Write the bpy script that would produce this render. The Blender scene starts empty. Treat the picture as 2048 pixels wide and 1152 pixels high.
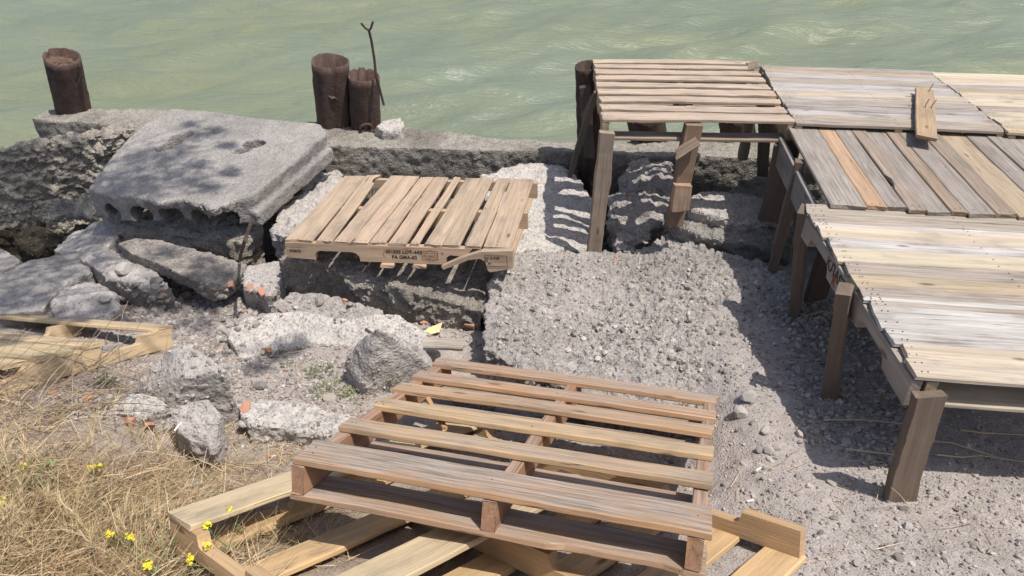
import bpy, bmesh, math, random
import numpy as np
from mathutils import Vector, Matrix, noise as mnoise
from mathutils.bvhtree import BVHTree

scene = bpy.context.scene
COL = scene.collection
random.seed(7)
rng = np.random.default_rng(11)

# ------------------------------------------------------------------ camera
FPX, PITCH, CAMH = 1480.0, math.radians(34.0), 2.0
cam_data = bpy.data.cameras.new('camera')
cam_data.sensor_width = 36.0
cam_data.lens = 36.0 * FPX / 2048.0
cam_data.clip_start, cam_data.clip_end = 0.05, 6000
cam = bpy.data.objects.new('camera', cam_data)
COL.objects.link(cam)
cam.location = (0, 0, CAMH)
cam.rotation_euler = (math.radians(90) - PITCH, 0, 0)
scene.camera = cam
scene.render.resolution_x, scene.render.resolution_y = 1024, 576

# ------------------------------------------------------------------ sky and sun
SUN = Vector((0.36, -0.20, 1.0)).normalized()
world = bpy.data.worlds.new('World')
scene.world = world
world.use_nodes = True
wn = world.node_tree.nodes
wl = world.node_tree.links
bg = wn['Background']
sky = wn.new('ShaderNodeTexSky')
sky.sky_type = 'NISHITA'
sky.sun_disc = False
sky.sun_elevation = math.asin(SUN.z)
sky.sun_rotation = math.atan2(SUN.x, SUN.y)
sky.air_density, sky.dust_density, sky.ozone_density = 1.0, 2.5, 1.0
wl.new(sky.outputs[0], bg.inputs[0])
bg.inputs[1].default_value = 0.12
sl = bpy.data.lights.new('sun', 'SUN')
sl.energy = 4.3
sl.angle = math.radians(0.55)
sl.color = (1.0, 0.95, 0.88)
sun = bpy.data.objects.new('sun', sl)
COL.objects.link(sun)
sun.rotation_euler = SUN.to_track_quat('Z', 'Y').to_euler()
sun.location = (3, -2, 9)
scene.view_settings.view_transform = 'Standard'
scene.view_settings.look = 'None'
scene.view_settings.exposure = 0.2
scene.view_settings.gamma = 1.0
scene.cycles.max_bounces = 6
scene.cycles.use_denoising = True

# ------------------------------------------------------------------ helpers
CP, SP = math.cos(PITCH), math.sin(PITCH)
def ray(px, py):
    x = (px - 1024) / FPX
    u = -(py - 576) / FPX
    return Vector((x, CP + u * SP, -SP + u * CP))
def at(px, py, z):
    r = ray(px, py)
    return Vector((0, 0, CAMH)) + r * ((z - CAMH) / r.z)
def atY(px, py, y):
    r = ray(px, py)
    return Vector((0, 0, CAMH)) + r * (y / r.y)

def tag(o, label=None, cat=None, group=None, kind=None):
    if label: o['label'] = label
    if cat: o['category'] = cat
    if group: o['group'] = group
    if kind: o['kind'] = kind
    return o
def link(o, parent=None):
    COL.objects.link(o)
    if parent is not None: o.parent = parent
    return o
def empty(name, mw, label, cat, group=None):
    o = bpy.data.objects.new(name, None)
    o.empty_display_size = 0.1
    COL.objects.link(o)
    o.matrix_world = mw
    return tag(o, label, cat, group)
def obj(name, verts, faces, mat, parent=None, smooth=False):
    me = bpy.data.meshes.new(name)
    me.from_pydata([tuple(v) for v in verts], [], faces)
    me.update()
    if mat: me.materials.append(mat)
    if smooth: me.polygons.foreach_set('use_smooth', [True] * len(me.polygons))
    return link(bpy.data.objects.new(name, me), parent)
def recentre(o, base):
    """move the object's origin to base without moving its mesh"""
    b = Vector(base)
    o.data.transform(Matrix.Translation(-b))
    o.location = b
    return o

# numpy noise
def _h(ix, iy, iz, s):
    with np.errstate(over='ignore'):
        h = (ix.astype(np.int64) * 374761393 + iy.astype(np.int64) * 668265263 + iz.astype(np.int64) * 2147483647 + s * 1274126177) & 0xFFFFFFFF
        h = ((h ^ (h >> 13)) * 1274126177) & 0xFFFFFFFF
        h = ((h ^ (h >> 16)) * 2246822519) & 0xFFFFFFFF
        h = h ^ (h >> 15)
    return (h & 0xFFFF) / 65535.0
def vnoise(p, s=0):
    i = np.floor(p).astype(np.int64)
    f = p - i
    u = f * f * f * (f * (f * 6 - 15) + 10)
    r = 0
    for dx in (0, 1):
        for dy in (0, 1):
            for dz in (0, 1):
                a, b, c = i[:, 0] + dx, i[:, 1] + dy, i[:, 2] + dz
                g = ((_h(a, b, c, s) * 2 - 1) * (f[:, 0] - dx) + (_h(a, b, c, s + 57) * 2 - 1) * (f[:, 1] - dy)
                     + (_h(a, b, c, s + 113) * 2 - 1) * (f[:, 2] - dz))
                w = (u[:, 0] if dx else 1 - u[:, 0]) * (u[:, 1] if dy else 1 - u[:, 1]) * (u[:, 2] if dz else 1 - u[:, 2])
                r = r + g * w
    return r * 1.4
def fbm(p, s=0, o=4, gain=0.5):
    r, a, t = 0, 1.0, 0
    for k in range(o):
        r = r + a * vnoise(p * (2.03 ** k), s + k * 7)
        t += a
        a *= gain
    return r / t
def worley(p, s=0):
    i = np.floor(p).astype(np.int64)
    best = np.full(len(p), 9.0)
    idv = np.zeros(len(p))
    for dx in (-1, 0, 1):
        for dy in (-1, 0, 1):
            for dz in (-1, 0, 1):
                a, b, c = i[:, 0] + dx, i[:, 1] + dy, i[:, 2] + dz
                q = np.stack([a + _h(a, b, c, s), b + _h(a, b, c, s + 31), c + _h(a, b, c, s + 77)], 1)
                d = np.sqrt(((q - p) ** 2).sum(1))
                m = d < best
                best = np.where(m, d, best)
                idv = np.where(m, _h(a, b, c, s + 5), idv)
    return best, idv
def pebbles(p, s=0, cover=0.75):
    d, k = worley(p, s)
    r = 0.35 + 0.35 * k
    b = np.sqrt(np.clip(1 - (d / r) ** 2, 0, 1)) * (0.4 + 0.6 * k)
    return np.where(k < cover, b, 0)

# ------------------------------------------------------------------ materials
class NT:
    def __init__(self, name):
        self.m = bpy.data.materials.new(name)
        self.m.use_nodes = True
        self.t = self.m.node_tree
        self.b = self.t.nodes['Principled BSDF']
    def n(self, ty, **kw):
        nd = self.t.nodes.new(ty)
        for k, v in kw.items(): setattr(nd, k, v)
        return nd
    def l(self, a, b): self.t.links.new(a, b)
    def setin(self, sock, v):
        if hasattr(v, 'node'): self.l(v, sock)
        elif isinstance(v, (tuple, list)) and len(v) == 3 and sock.type == 'RGBA': sock.default_value = (*v, 1)
        else: sock.default_value = v
    def noise(self, co, scale, detail=4, rough=0.55, dist=0.0):
        nd = self.n('ShaderNodeTexNoise')
        self.l(co, nd.inputs['Vector'])
        nd.inputs['Scale'].default_value = scale
        nd.inputs['Detail'].default_value = detail
        nd.inputs['Roughness'].default_value = rough
        nd.inputs['Distortion'].default_value = dist
        return nd.outputs['Fac']
    def voro(self, co, scale, feat='F1', out='Distance', rnd=1.0):
        nd = self.n('ShaderNodeTexVoronoi', feature=feat)
        self.l(co, nd.inputs['Vector'])
        nd.inputs['Scale'].default_value = scale
        nd.inputs['Randomness'].default_value = rnd
        return nd.outputs[out]
    def ramp(self, f, a, b, lo=0.0, hi=1.0):
        nd = self.n('ShaderNodeMapRange')
        nd.clamp = True
        self.l(f, nd.inputs[0])
        nd.inputs[1].default_value, nd.inputs[2].default_value = a, b
        nd.inputs[3].default_value, nd.inputs[4].default_value = lo, hi
        return nd.outputs[0]
    def mix(self, f, a, b, mode='MIX'):
        nd = self.n('ShaderNodeMix', data_type='RGBA', blend_type=mode)
        self.setin(nd.inputs['Factor'], f)
        self.setin(nd.inputs['A'], a)
        self.setin(nd.inputs['B'], b)
        return nd.outputs['Result']
    def math(self, op, a, b=0.0):
        nd = self.n('ShaderNodeMath', operation=op)
        self.setin(nd.inputs[0], a)
        self.setin(nd.inputs[1], b)
        return nd.outputs[0]
    def mapping(self, co, scale):
        nd = self.n('ShaderNodeMapping')
        self.l(co, nd.inputs[0])
        nd.inputs['Scale'].default_value = scale
        return nd.outputs[0]
    def bump(self, h, strength=0.3, dist=0.01, prev=None):
        nd = self.n('ShaderNodeBump')
        nd.inputs['Strength'].default_value = strength
        nd.inputs['Distance'].default_value = dist
        self.l(h, nd.inputs['Height'])
        if prev: self.l(prev, nd.inputs['Normal'])
        return nd.outputs[0]
    def done(self, col=None, rough=0.9, normal=None, spec=0.3):
        if col is not None: self.setin(self.b.inputs['Base Color'], col)
        self.setin(self.b.inputs['Roughness'], rough)
        self.b.inputs['Specular IOR Level'].default_value = spec
        if normal: self.l(normal, self.b.inputs['Normal'])
        return self.m

def mat_wood():
    m = NT('weathered_timber')
    oi = m.n('ShaderNodeObjectInfo')
    tc = m.n('ShaderNodeTexCoord')
    cmb = m.n('ShaderNodeCombineXYZ')
    rnd = m.math('MULTIPLY', oi.outputs['Random'], 37.0)
    m.l(rnd, cmb.inputs[0]); m.l(rnd, cmb.inputs[1]); m.l(rnd, cmb.inputs[2])
    add = m.n('ShaderNodeVectorMath', operation='ADD')
    m.l(tc.outputs['Object'], add.inputs[0]); m.l(cmb.outputs[0], add.inputs[1])
    co = add.outputs[0]
    fib = m.noise(m.mapping(co, (4, 110, 110)), 1.0, 5, 0.65)
    ring = m.noise(m.mapping(co, (1.1, 22, 22)), 1.0, 3, 0.5, 0.6)
    blot = m.noise(m.mapping(co, (3.5, 9, 9)), 1.0, 4, 0.6)
    crack = m.noise(m.mapping(co, (2.2, 150, 60)), 1.0, 3, 0.7)
    kd = m.voro(m.mapping(co, (2.6, 8, 8)), 1.0)
    speck = m.noise(co, 160, 3, 0.7)
    base = m.mix(1.0, oi.outputs['Color'], m.ramp(ring, 0.3, 0.7, 0.80, 1.14), 'MULTIPLY')
    base = m.mix(1.0, base, m.ramp(fib, 0.25, 0.75, 0.84, 1.12), 'MULTIPLY')
    sep = m.n('ShaderNodeSeparateXYZ')
    m.l(tc.outputs['Normal'], sep.inputs[0])
    up = m.ramp(sep.outputs[2], 0.55, 0.9, 0.25, 1.0)
    wf = m.math('MULTIPLY', m.math('MULTIPLY', oi.outputs['Alpha'], up), m.ramp(blot, 0.3, 0.62, 0.35, 1.0))
    grey = m.mix(m.ramp(fib, 0.34, 0.66), (0.145, 0.125, 0.108), (0.45, 0.415, 0.385))
    col = m.mix(wf, base, grey)
    # dirt blotches, knots, checks and pepper-like specks of mould
    col = m.mix(m.ramp(blot, 0.54, 0.74, 0.0, 0.5), col, (0.13, 0.10, 0.075))
    col = m.mix(m.ramp(kd, 0.05, 0.10, 0.75, 0.0), col, (0.11, 0.06, 0.03))
    col = m.mix(m.math('MULTIPLY', m.ramp(crack, 0.62, 0.68, 0.0, 0.85), m.ramp(oi.outputs['Alpha'], 0.05, 0.6, 0.2, 1.0)), col, (0.07, 0.055, 0.045))
    col = m.mix(m.ramp(speck, 0.62, 0.72, 0.0, 0.35), col, (0.10, 0.085, 0.07))
    h = m.math('SUBTRACT', fib, m.ramp(crack, 0.62, 0.74, 0.0, 1.2))
    return m.done(col, m.ramp(fib, 0.3, 0.7, 0.65, 0.9), m.bump(h, 0.45, 0.004), 0.25)

def mat_concrete(name, c1, c2, stain=(0.09, 0.085, 0.08), stain_amt=0.5, pit=0.5, moss=0.0, scale=1.0, dust=0.4, bk=1.0):
    m = NT(name)
    tc = m.n('ShaderNodeTexCoord')
    co = tc.outputs['Object']
    big = m.noise(co, 2.3 * scale, 5, 0.62)
    mid = m.noise(co, 11 * scale, 6, 0.68)
    fine = m.noise(co, 70 * scale, 5, 0.75)
    agg = m.voro(co, 62 * scale, 'F1', 'Color')
    aggd = m.voro(co, 62 * scale)
    pits = m.noise(co, 48 * scale, 3, 0.6, 0.8)
    crev = m.noise(co, 19 * scale, 4, 0.7, 0.4)
    col = m.mix(m.ramp(mid, 0.3, 0.7), c1, c2)
    col = m.mix(1.0, col, m.ramp(fine, 0.25, 0.75, 0.66, 1.3), 'MULTIPLY')
    sp = m.n('ShaderNodeSeparateColor')
    m.l(agg, sp.inputs[0])
    col = m.mix(m.math('MULTIPLY', m.ramp(aggd, 0.25, 0.45, 1, 0), m.ramp(sp.outputs[0], 0.55, 0.9, 0, 0.6)), col, (0.15, 0.145, 0.14))
    col = m.mix(m.math('MULTIPLY', m.ramp(aggd, 0.2, 0.4, 1, 0), m.ramp(sp.outputs[1], 0.72, 0.95, 0, 0.6)), col, (0.56, 0.53, 0.49))
    col = m.mix(m.ramp(big, 0.46, 0.66, 0.0, stain_amt), col, stain)
    col = m.mix(m.ramp(big, 0.42, 0.25, 0.0, dust), col, (0.50, 0.455, 0.41))
    if moss > 0:
        mo = m.noise(co, 5.5, 5, 0.65)
        col = m.mix(m.ramp(mo, 0.5, 0.68, 0.0, moss), col, (0.10, 0.115, 0.055))
    if pit > 0:
        pm = m.ramp(m.noise(co, 7, 3, 0.5), 0.45, 0.6, 0, pit)
        col = m.mix(m.math('MULTIPLY', m.ramp(pits, 0.36, 0.28, 0, 1), pm), col, (0.06, 0.055, 0.05))
        col = m.mix(m.ramp(crev, 0.36, 0.27, 0, pit * 0.5), col, (0.10, 0.09, 0.08))
    n1 = m.bump(mid, 0.7 * bk, 0.03)
    n2 = m.bump(fine, 0.8 * bk, 0.010, n1)
    n3 = m.bump(m.ramp(aggd, 0.1, 0.5, 1, 0), 0.6 * bk, 0.008, n2)
    n4 = m.bump(m.ramp(crev, 0.25, 0.45), 0.8 * bk, 0.012, n3)
    return m.done(col, 0.95, n4, 0.2)

def mat_ground():
    m = NT('dusty_ground')
    tc = m.n('ShaderNodeTexCoord')
    co = tc.outputs['Object']
    big = m.noise(co, 1.6, 5, 0.6)
    mid = m.noise(co, 9, 6, 0.7)
    fine = m.noise(co, 120, 4, 0.75)
    peb = m.voro(co, 95)
    pebc = m.voro(co, 95, 'F1', 'Color')
    col = m.mix(m.ramp(mid, 0.3, 0.7), (0.29, 0.255, 0.232), (0.42, 0.375, 0.345))
    col = m.mix(m.ramp(big, 0.4, 0.65, 0, 0.7), col, (0.36, 0.322, 0.302))
    col = m.mix(1.0, col, m.ramp(fine, 0.25, 0.75, 0.62, 1.3), 'MULTIPLY')
    sp = m.n('ShaderNodeSeparateColor')
    m.l(pebc, sp.inputs[0])
    col = m.mix(m.math('MULTIPLY', m.ramp(peb, 0.2, 0.42, 1, 0), m.ramp(sp.outputs[0], 0.6, 1, 0, 0.7)), col, (0.44, 0.41, 0.38))
    col = m.mix(m.math('MULTIPLY', m.ramp(peb, 0.2, 0.42, 1, 0), m.ramp(sp.outputs[2], 0.75, 1, 0, 0.7)), col, (0.15, 0.13, 0.115))
    # straw-brown earth with plant litter on the bank
    sx = m.n('ShaderNodeSeparateXYZ')
    m.l(co, sx.inputs[0])
    bank = m.math('MULTIPLY', m.ramp(m.math('ADD', sx.outputs[1], m.math('MULTIPLY', mid, 0.5)), 2.05, 2.75, 1, 0),
                  m.ramp(m.math('ADD', sx.outputs[0], m.math('MULTIPLY', big, 0.9)), 0.1, 0.9, 1, 0))
    col = m.mix(m.math('MULTIPLY', bank, 0.7), col, m.mix(fine, (0.17, 0.125, 0.09), (0.36, 0.28, 0.205)))
    # wet rock down by the water, with the pit's shade painted in dark
    col = m.mix(m.ramp(sx.outputs[2], -0.42, -0.62, 0, 0.85), col, (0.045, 0.04, 0.03))
    n1 = m.bump(mid, 0.4, 0.02)
    n2 = m.bump(fine, 0.7, 0.004, n1)
    n3 = m.bump(m.ramp(peb, 0.1, 0.5, 1, 0), 0.5, 0.006, n2)
    return m.done(col, 0.97, n3, 0.15)

def mat_rust(name='rusted_steel', dark=1.0):
    m = NT(name)
    tc = m.n('ShaderNodeTexCoord')
    co = tc.outputs['Object']
    a = m.noise(co, 9, 6, 0.7)
    b = m.noise(co, 45, 5, 0.7)
    c = m.noise(m.mapping(co, (14, 14, 2.5)), 1.0, 4, 0.6)
    k = dark
    col = m.mix(m.ramp(a, 0.3, 0.7), (0.075 * k, 0.05 * k, 0.045 * k), (0.155 * k, 0.10 * k, 0.085 * k))
    col = m.mix(m.ramp(c, 0.5, 0.7, 0, 0.5), col, (0.30 * k, 0.17 * k, 0.10 * k))
    col = m.mix(m.ramp(b, 0.62, 0.72, 0, 0.9), col, (0.42 * k, 0.32 * k, 0.20 * k))
    col = m.mix(m.ramp(b, 0.38, 0.28, 0, 0.7), col, (0.03, 0.02, 0.018))
    return m.done(col, 0.85, m.bump(b, 0.8, 0.01), 0.3)

def mat_simple(name, c, rough=0.8, var=0.3, scale=20, spec=0.25, trans=False):
    m = NT(name)
    tc = m.n('ShaderNodeTexCoord')
    geo = m.n('ShaderNodeNewGeometry')
    f = m.noise(tc.outputs['Object'], scale, 4, 0.6)
    col = m.mix(1.0, c, m.ramp(f, 0.25, 0.75, 1 - var, 1 + var), 'MULTIPLY')
    col = m.mix(1.0, col, m.ramp(geo.outputs['Random Per Island'], 0, 1, 1 - var * 0.8, 1 + var * 0.8), 'MULTIPLY')
    return m.done(col, rough, None, spec)

def mat_straw(name, cols, rough=0.75):
    m = NT(name)
    geo = m.n('ShaderNodeNewGeometry')
    cr = m.n('ShaderNodeValToRGB')
    m.l(geo.outputs['Random Per Island'], cr.inputs[0])
    el = cr.color_ramp.elements
    el[0].color = (*cols[0], 1); el[1].color = (*cols[-1], 1)
    for i, c in enumerate(cols[1:-1]):
        e = el.new((i + 1) / (len(cols) - 1)); e.color = (*c, 1)
    m.done(cr.outputs[0], rough, None, 0.3)
    return m.m

def mat_stones():
    m = NT('rubble_stone')
    geo = m.n('ShaderNodeNewGeometry')
    oi = m.n('ShaderNodeObjectInfo')
    tc = m.n('ShaderNodeTexCoord')
    r = m.math('FRACT', m.math('ADD', geo.outputs['Random Per Island'], oi.outputs['Random']))
    cr = m.n('ShaderNodeValToRGB')
    m.l(r, cr.inputs[0])
    el = cr.color_ramp.elements
    el[0].color = (0.20, 0.18, 0.165, 1); el[1].color = (0.52, 0.48, 0.44, 1)
    for p, c in ((0.25, (0.29, 0.26, 0.24)), (0.55, (0.37, 0.335, 0.305)), (0.8, (0.41, 0.36, 0.315))):
        e = el.new(p); e.color = (*c, 1)
    f = m.noise(tc.outputs['Object'], 60, 5, 0.7)
    col = m.mix(1.0, cr.outputs[0], m.ramp(f, 0.25, 0.75, 0.68, 1.25), 'MULTIPLY')
    return m.done(col, 0.95, m.bump(f, 0.5, 0.006), 0.2)

def mat_water():
    m = NT('green_seawater')
    tc = m.n('ShaderNodeTexCoord')
    co = tc.outputs['Object']
    a = m.noise(m.mapping(co, (0.38, 1.0, 1)), 1.0, 3, 0.5, 0.5)
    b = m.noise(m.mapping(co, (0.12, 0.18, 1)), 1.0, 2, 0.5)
    col = m.mix(m.ramp(a, 0.3, 0.7), (0.154, 0.178, 0.120), (0.198, 0.213, 0.126))
    col = m.mix(m.ramp(b, 0.35, 0.65, 0, 0.5), col, (0.165, 0.203, 0.172))  # blue-grey sky reflection painted into the body colour in broad patches
    r1 = m.noise(m.mapping(co, (1.8, 5.2, 1)), 1.0, 5, 0.6, 0.25)
    r2 = m.noise(m.mapping(co, (6, 17, 1)), 1.0, 4, 0.62, 0.15)
    n1 = m.bump(r1, 0.5, 0.14)
    n2 = m.bump(r2, 0.35, 0.05, n1)
    m.done(col, 0.34, n2, 0.5)
    m.b.inputs['IOR'].default_value = 1.333
    return m.m

WOOD = mat_wood()
CONC = mat_concrete('pale_concrete', (0.38, 0.35, 0.325), (0.50, 0.46, 0.425), stain_amt=0.3, pit=0.5, bk=0.8)
CONC_BROWN = mat_concrete('brownish_concrete', (0.27, 0.238, 0.205), (0.385, 0.345, 0.30), stain_amt=0.4, pit=0.6, dust=0.5)
CONC_SLAB = mat_concrete('slab_concrete', (0.29, 0.27, 0.25), (0.37, 0.345, 0.32), stain_amt=0.3, pit=0.5, dust=0.5, bk=0.7)
CONC_DARK = mat_concrete('weathered_dark_concrete', (0.34, 0.30, 0.25), (0.53, 0.475, 0.41), stain=(0.12, 0.105, 0.085), stain_amt=0.45, pit=1.0, moss=0.1)
CONC_WHITE = mat_concrete('chalky_concrete', (0.47, 0.435, 0.40), (0.60, 0.555, 0.51), stain_amt=0.2, pit=0.55, dust=0.6)
CONC_GRAVEL = mat_concrete('gravelly_concrete', (0.335, 0.305, 0.285), (0.45, 0.415, 0.385), stain_amt=0.3, pit=0.4, dust=0.35)
CONC_WALL = mat_concrete('quay_concrete', (0.27, 0.245, 0.21), (0.40, 0.365, 0.32), stain=(0.09, 0.08, 0.065), stain_amt=0.55, pit=0.9, moss=0.12)
ROCK_MOSS = mat_concrete('mossy_stone', (0.22, 0.21, 0.19), (0.36, 0.34, 0.31), stain=(0.08, 0.08, 0.065), stain_amt=0.5, pit=0.3, moss=0.45)
ROCK_WET_SHADE = mat_concrete('wet_stone_painted_shade', (0.05, 0.042, 0.03), (0.11, 0.09, 0.06), stain=(0.03, 0.028, 0.02), stain_amt=0.7, pit=0.5, moss=0.4, dust=0.0)  # near-black colour paints the pit's shade over wet stone
GROUND = mat_ground()
RUST = mat_rust('rusted_steel', 0.72)
RUST_DARK = mat_rust('dark_rusted_steel', 0.5)  # same rust colours, scaled darker
STONE = mat_stones()
BRICK = mat_simple('broken_red_brick', (0.36, 0.19, 0.13), 0.95, 0.3, 40)
NAIL = mat_simple('rusty_nail', (0.06, 0.04, 0.03), 0.7, 0.3)
INK = mat_simple('black_ink', (0.07, 0.045, 0.035), 0.9, 0.5, 90)
RED = mat_simple('red_marker', (0.45, 0.10, 0.07), 0.9, 0.4, 60)
SOIL = mat_simple('soil_fill', (0.12, 0.08, 0.06), 0.98, 0.4, 60)
STRAW = mat_straw('dry_straw', [(0.16, 0.105, 0.06), (0.42, 0.29, 0.16), (0.56, 0.43, 0.26), (0.40, 0.25, 0.125), (0.68, 0.57, 0.39), (0.30, 0.22, 0.13), (0.30, 0.29, 0.13)])
TWIG = mat_straw('dry_twig', [(0.16, 0.11, 0.075), (0.30, 0.22, 0.15), (0.42, 0.33, 0.23)])
GREEN = mat_straw('weed_green', [(0.09, 0.115, 0.05), (0.15, 0.18, 0.08), (0.24, 0.26, 0.13)])
YELLOW = mat_straw('yellow_petal', [(0.75, 0.60, 0.02), (0.85, 0.75, 0.04)])
LEAF = mat_straw('tree_leaf', [(0.05, 0.09, 0.025), (0.09, 0.13, 0.04)])
BARK = mat_simple('tree_bark', (0.10, 0.075, 0.055), 0.95, 0.4, 25)
PAPER = mat_simple('yellow_sheet', (0.62, 0.53, 0.28), 0.7, 0.15, 30)
PALE = mat_simple('bleached_bits', (0.72, 0.69, 0.62), 0.8, 0.2, 30)
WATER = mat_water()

# ------------------------------------------------------------------ ground
YK = [-60, 0.55, 0.85, 1.0, 1.3, 1.6, 1.9, 2.2, 2.5, 3.0, 3.6, 4.2, 4.7, 5.0, 5.3, 5.8, 6.5]
ZL = [0.48, 0.46, 0.38, 0.30, 0.28, 0.22, 0.14, 0.02, -0.12, -0.34, -0.47, -0.80, -0.95, -1.05, -1.5, -1.9, -2.1]
ZC = [0.45, 0.43, 0.31, 0.21, 0.06, -0.07, -0.19, -0.27, -0.30, -0.34, -0.48, -0.62, -0.75, -0.9, -1.3, -1.9, -2.1]
ZR = [0.42, 0.38, 0.28, 0.22, 0.10, 0.01, -0.05, -0.08, -0.11, -0.17, -0.36, -0.55, -0.75, -0.9, -1.3, -1.9, -2.1]
def sstep(a, b, x):
    t = np.clip((x - a) / (b - a), 0, 1)
    return t * t * (3 - 2 * t)
def ground_h(x, y):
    x = np.asarray(x, float); y = np.asarray(y, float)
    zl, zc, zr = np.interp(y, YK, ZL), np.interp(y, YK, ZC), np.interp(y, YK, ZR)
    a = sstep(-1.8, -1.25, x)
    b = sstep(0.62, 1.0, x)
    z = zl * (1 - a) + (zc * (1 - b) + zr * b) * a
    z = z - 0.22 * np.exp(-(((x + 2.75) / 0.75) ** 2 + ((y - 4.05) / 0.42) ** 2))
    z = z + 0.06 * sstep(-1.55, -1.2, x) * (1 - sstep(-.65, -.30, x)) * sstep(2.0, 2.3, y) * (1 - sstep(3.0, 3.3, y))
    return z
def axis(parts):
    out = []
    for a, b, st in parts:
        n = max(1, int(round((b - a) / st)))
        out += list(np.linspace(a, b, n, endpoint=False))
    return np.array(out + [parts[-1][1]])
gx = axis([(-60, -12, 8), (-12, -4, 0.5), (-4, -2.6, 0.04), (-2.6, 2.2, 0.0125), (2.2, 4, 0.04), (4, 12, 0.5), (12, 60, 8)])
gy = axis([(-60, -6, 9), (-6, 0.4, 0.4), (0.4, 1.1, 0.03), (1.1, 3.9, 0.0125), (3.9, 6.5, 0.04)])
GX, GY = np.meshgrid(gx, gy)
pts = np.stack([GX.ravel(), GY.ravel(), np.zeros(GX.size)], 1)
gz = ground_h(pts[:, 0], pts[:, 1])
wgt = sstep(0.2, 0.9, pts[:, 1])
gz = gz + (0.045 * fbm(pts * 2.2, 3, 3) + 0.016 * fbm(pts * 11, 5, 4)) * (0.4 + 0.6 * wgt)
inner = (np.abs(pts[:, 0]) < 3) & (pts[:, 1] > 0.8) & (pts[:, 1] < 4.6)
pb = np.zeros(len(pts))
pb[inner] = 0.010 * pebbles(pts[inner] * 28, 9, 0.5) + 0.016 * pebbles(pts[inner] * 12, 19, 0.22)
gz = gz + pb
pts[:, 2] = gz
nx, ny = len(gx), len(gy)
ii = (np.arange(ny - 1)[:, None] * nx + np.arange(nx - 1)[None, :]).ravel()
gf = np.stack([ii, ii + 1, ii + 1 + nx, ii + nx], 1)
ground = obj('ground', pts, gf.tolist(), GROUND, None, True)
tag(ground, kind='structure')
BVN = ['ground']
BV = [BVHTree.FromPolygons([tuple(p) for p in pts], gf.tolist())]

def drop(x, y, zmax=1.0):
    best = None
    for b in BV:
        h = b.ray_cast(Vector((x, y, zmax)), Vector((0, 0, -1)))
        if h[0] is not None and (best is None or h[0].z > best): best = h[0].z
    return -0.5 if best is None else best
def hit_kind(px, py):
    o = Vector((0, 0, CAMH)); d = ray(px, py).normalized(); best = None
    for b, nm in zip(BV, BVN):
        h = b.ray_cast(o, d)
        if h[0] is not None and (best is None or h[3] < best[1]): best = (h[0], h[3], nm)
    return (best[0], best[2]) if best else (None, None)
def hit(px, py):
    """first ground or rock point seen at a pixel"""
    o = Vector((0, 0, CAMH)); d = ray(px, py).normalized(); best = None
    for b in BV:
        h = b.ray_cast(o, d)
        if h[0] is not None and (best is None or h[3] < best[1]): best = (h[0], h[3])
    return best[0] if best else None

# ------------------------------------------------------------------ water
WZ = -1.12
wx = axis([(-3000, -300, 450), (-300, -40, 20), (-40, -13, 0.5), (-13, 13, 0.065), (13, 40, 0.5), (40, 300, 20), (300, 3000, 450)])
wy = axis([(2.4, 5.2, 0.12), (5.2, 12, 0.055), (12, 20, 0.075), (20, 40, 0.4), (40, 300, 20), (300, 4000, 500)])
WX, WY = np.meshgrid(wx, wy)
wp = np.stack([WX.ravel(), WY.ravel(), np.zeros(WX.size)], 1)
def waves(x, y):
    z = 0
    r = np.random.default_rng(5)
    warp = 0.9 * fbm(np.stack([x * 0.16, y * 0.16, 0 * x], 1), 31, 2)
    for k in range(22):
        lam = 0.34 * (1.22 ** (k % 11)) * r.uniform(0.9, 1.1)
        th = math.radians(r.normal(100, 24))
        kx, ky = math.cos(th) * 2 * math.pi / lam, math.sin(th) * 2 * math.pi / lam
        ph = kx * x + ky * y + r.uniform(0, 6.28) + warp * 2.2 * (2.5 / lam) ** 0.5
        a = 0.0120 * lam ** 1.0
        z = z + a * (1 - 2 * np.abs(np.sin(ph / 2)) ** 1.3)
    return z
fade = np.clip(1.4 - wp[:, 1] / 60, 0.0, 1) * np.clip(1.4 - np.abs(wp[:, 0]) / 40, 0, 1) * sstep(4.4, 5.6, wp[:, 1])
wp[:, 2] = waves(wp[:, 0], wp[:, 1]) * fade
nxw, nyw = len(wx), len(wy)
ii = (np.arange(nyw - 1)[:, None] * nxw + np.arange(nxw - 1)[None, :]).ravel()
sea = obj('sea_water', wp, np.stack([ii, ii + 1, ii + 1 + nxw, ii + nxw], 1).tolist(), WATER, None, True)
sea.location.z = WZ
tag(sea, kind='structure')

# ------------------------------------------------------------------ concrete chunks
def remeshed(bm, voxel, cutters=()):
    me = bpy.data.meshes.new('tmp')
    bmesh.ops.recalc_face_normals(bm, faces=bm.faces)
    bm.to_mesh(me); bm.free()
    o = bpy.data.objects.new('tmp', me)
    COL.objects.link(o)
    tmp = []
    for cbm in cutters:
        cme = bpy.data.meshes.new('cut'); bmesh.ops.recalc_face_normals(cbm, faces=cbm.faces)
        cbm.to_mesh(cme); cbm.free()
        co = bpy.data.objects.new('cut', cme); COL.objects.link(co); tmp.append(co)
        b = o.modifiers.new('b', 'BOOLEAN'); b.operation = 'DIFFERENCE'; b.solver = 'EXACT'; b.object = co
    r = o.modifiers.new('r', 'REMESH'); r.mode = 'VOXEL'; r.voxel_size = voxel
    dg = bpy.context.evaluated_depsgraph_get()
    dg.update()
    out = bpy.data.meshes.new_from_object(o.evaluated_get(dg))
    for t in tmp + [o]:
        m_ = t.data; bpy.data.objects.remove(t); bpy.data.meshes.remove(m_)
    return out
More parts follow.
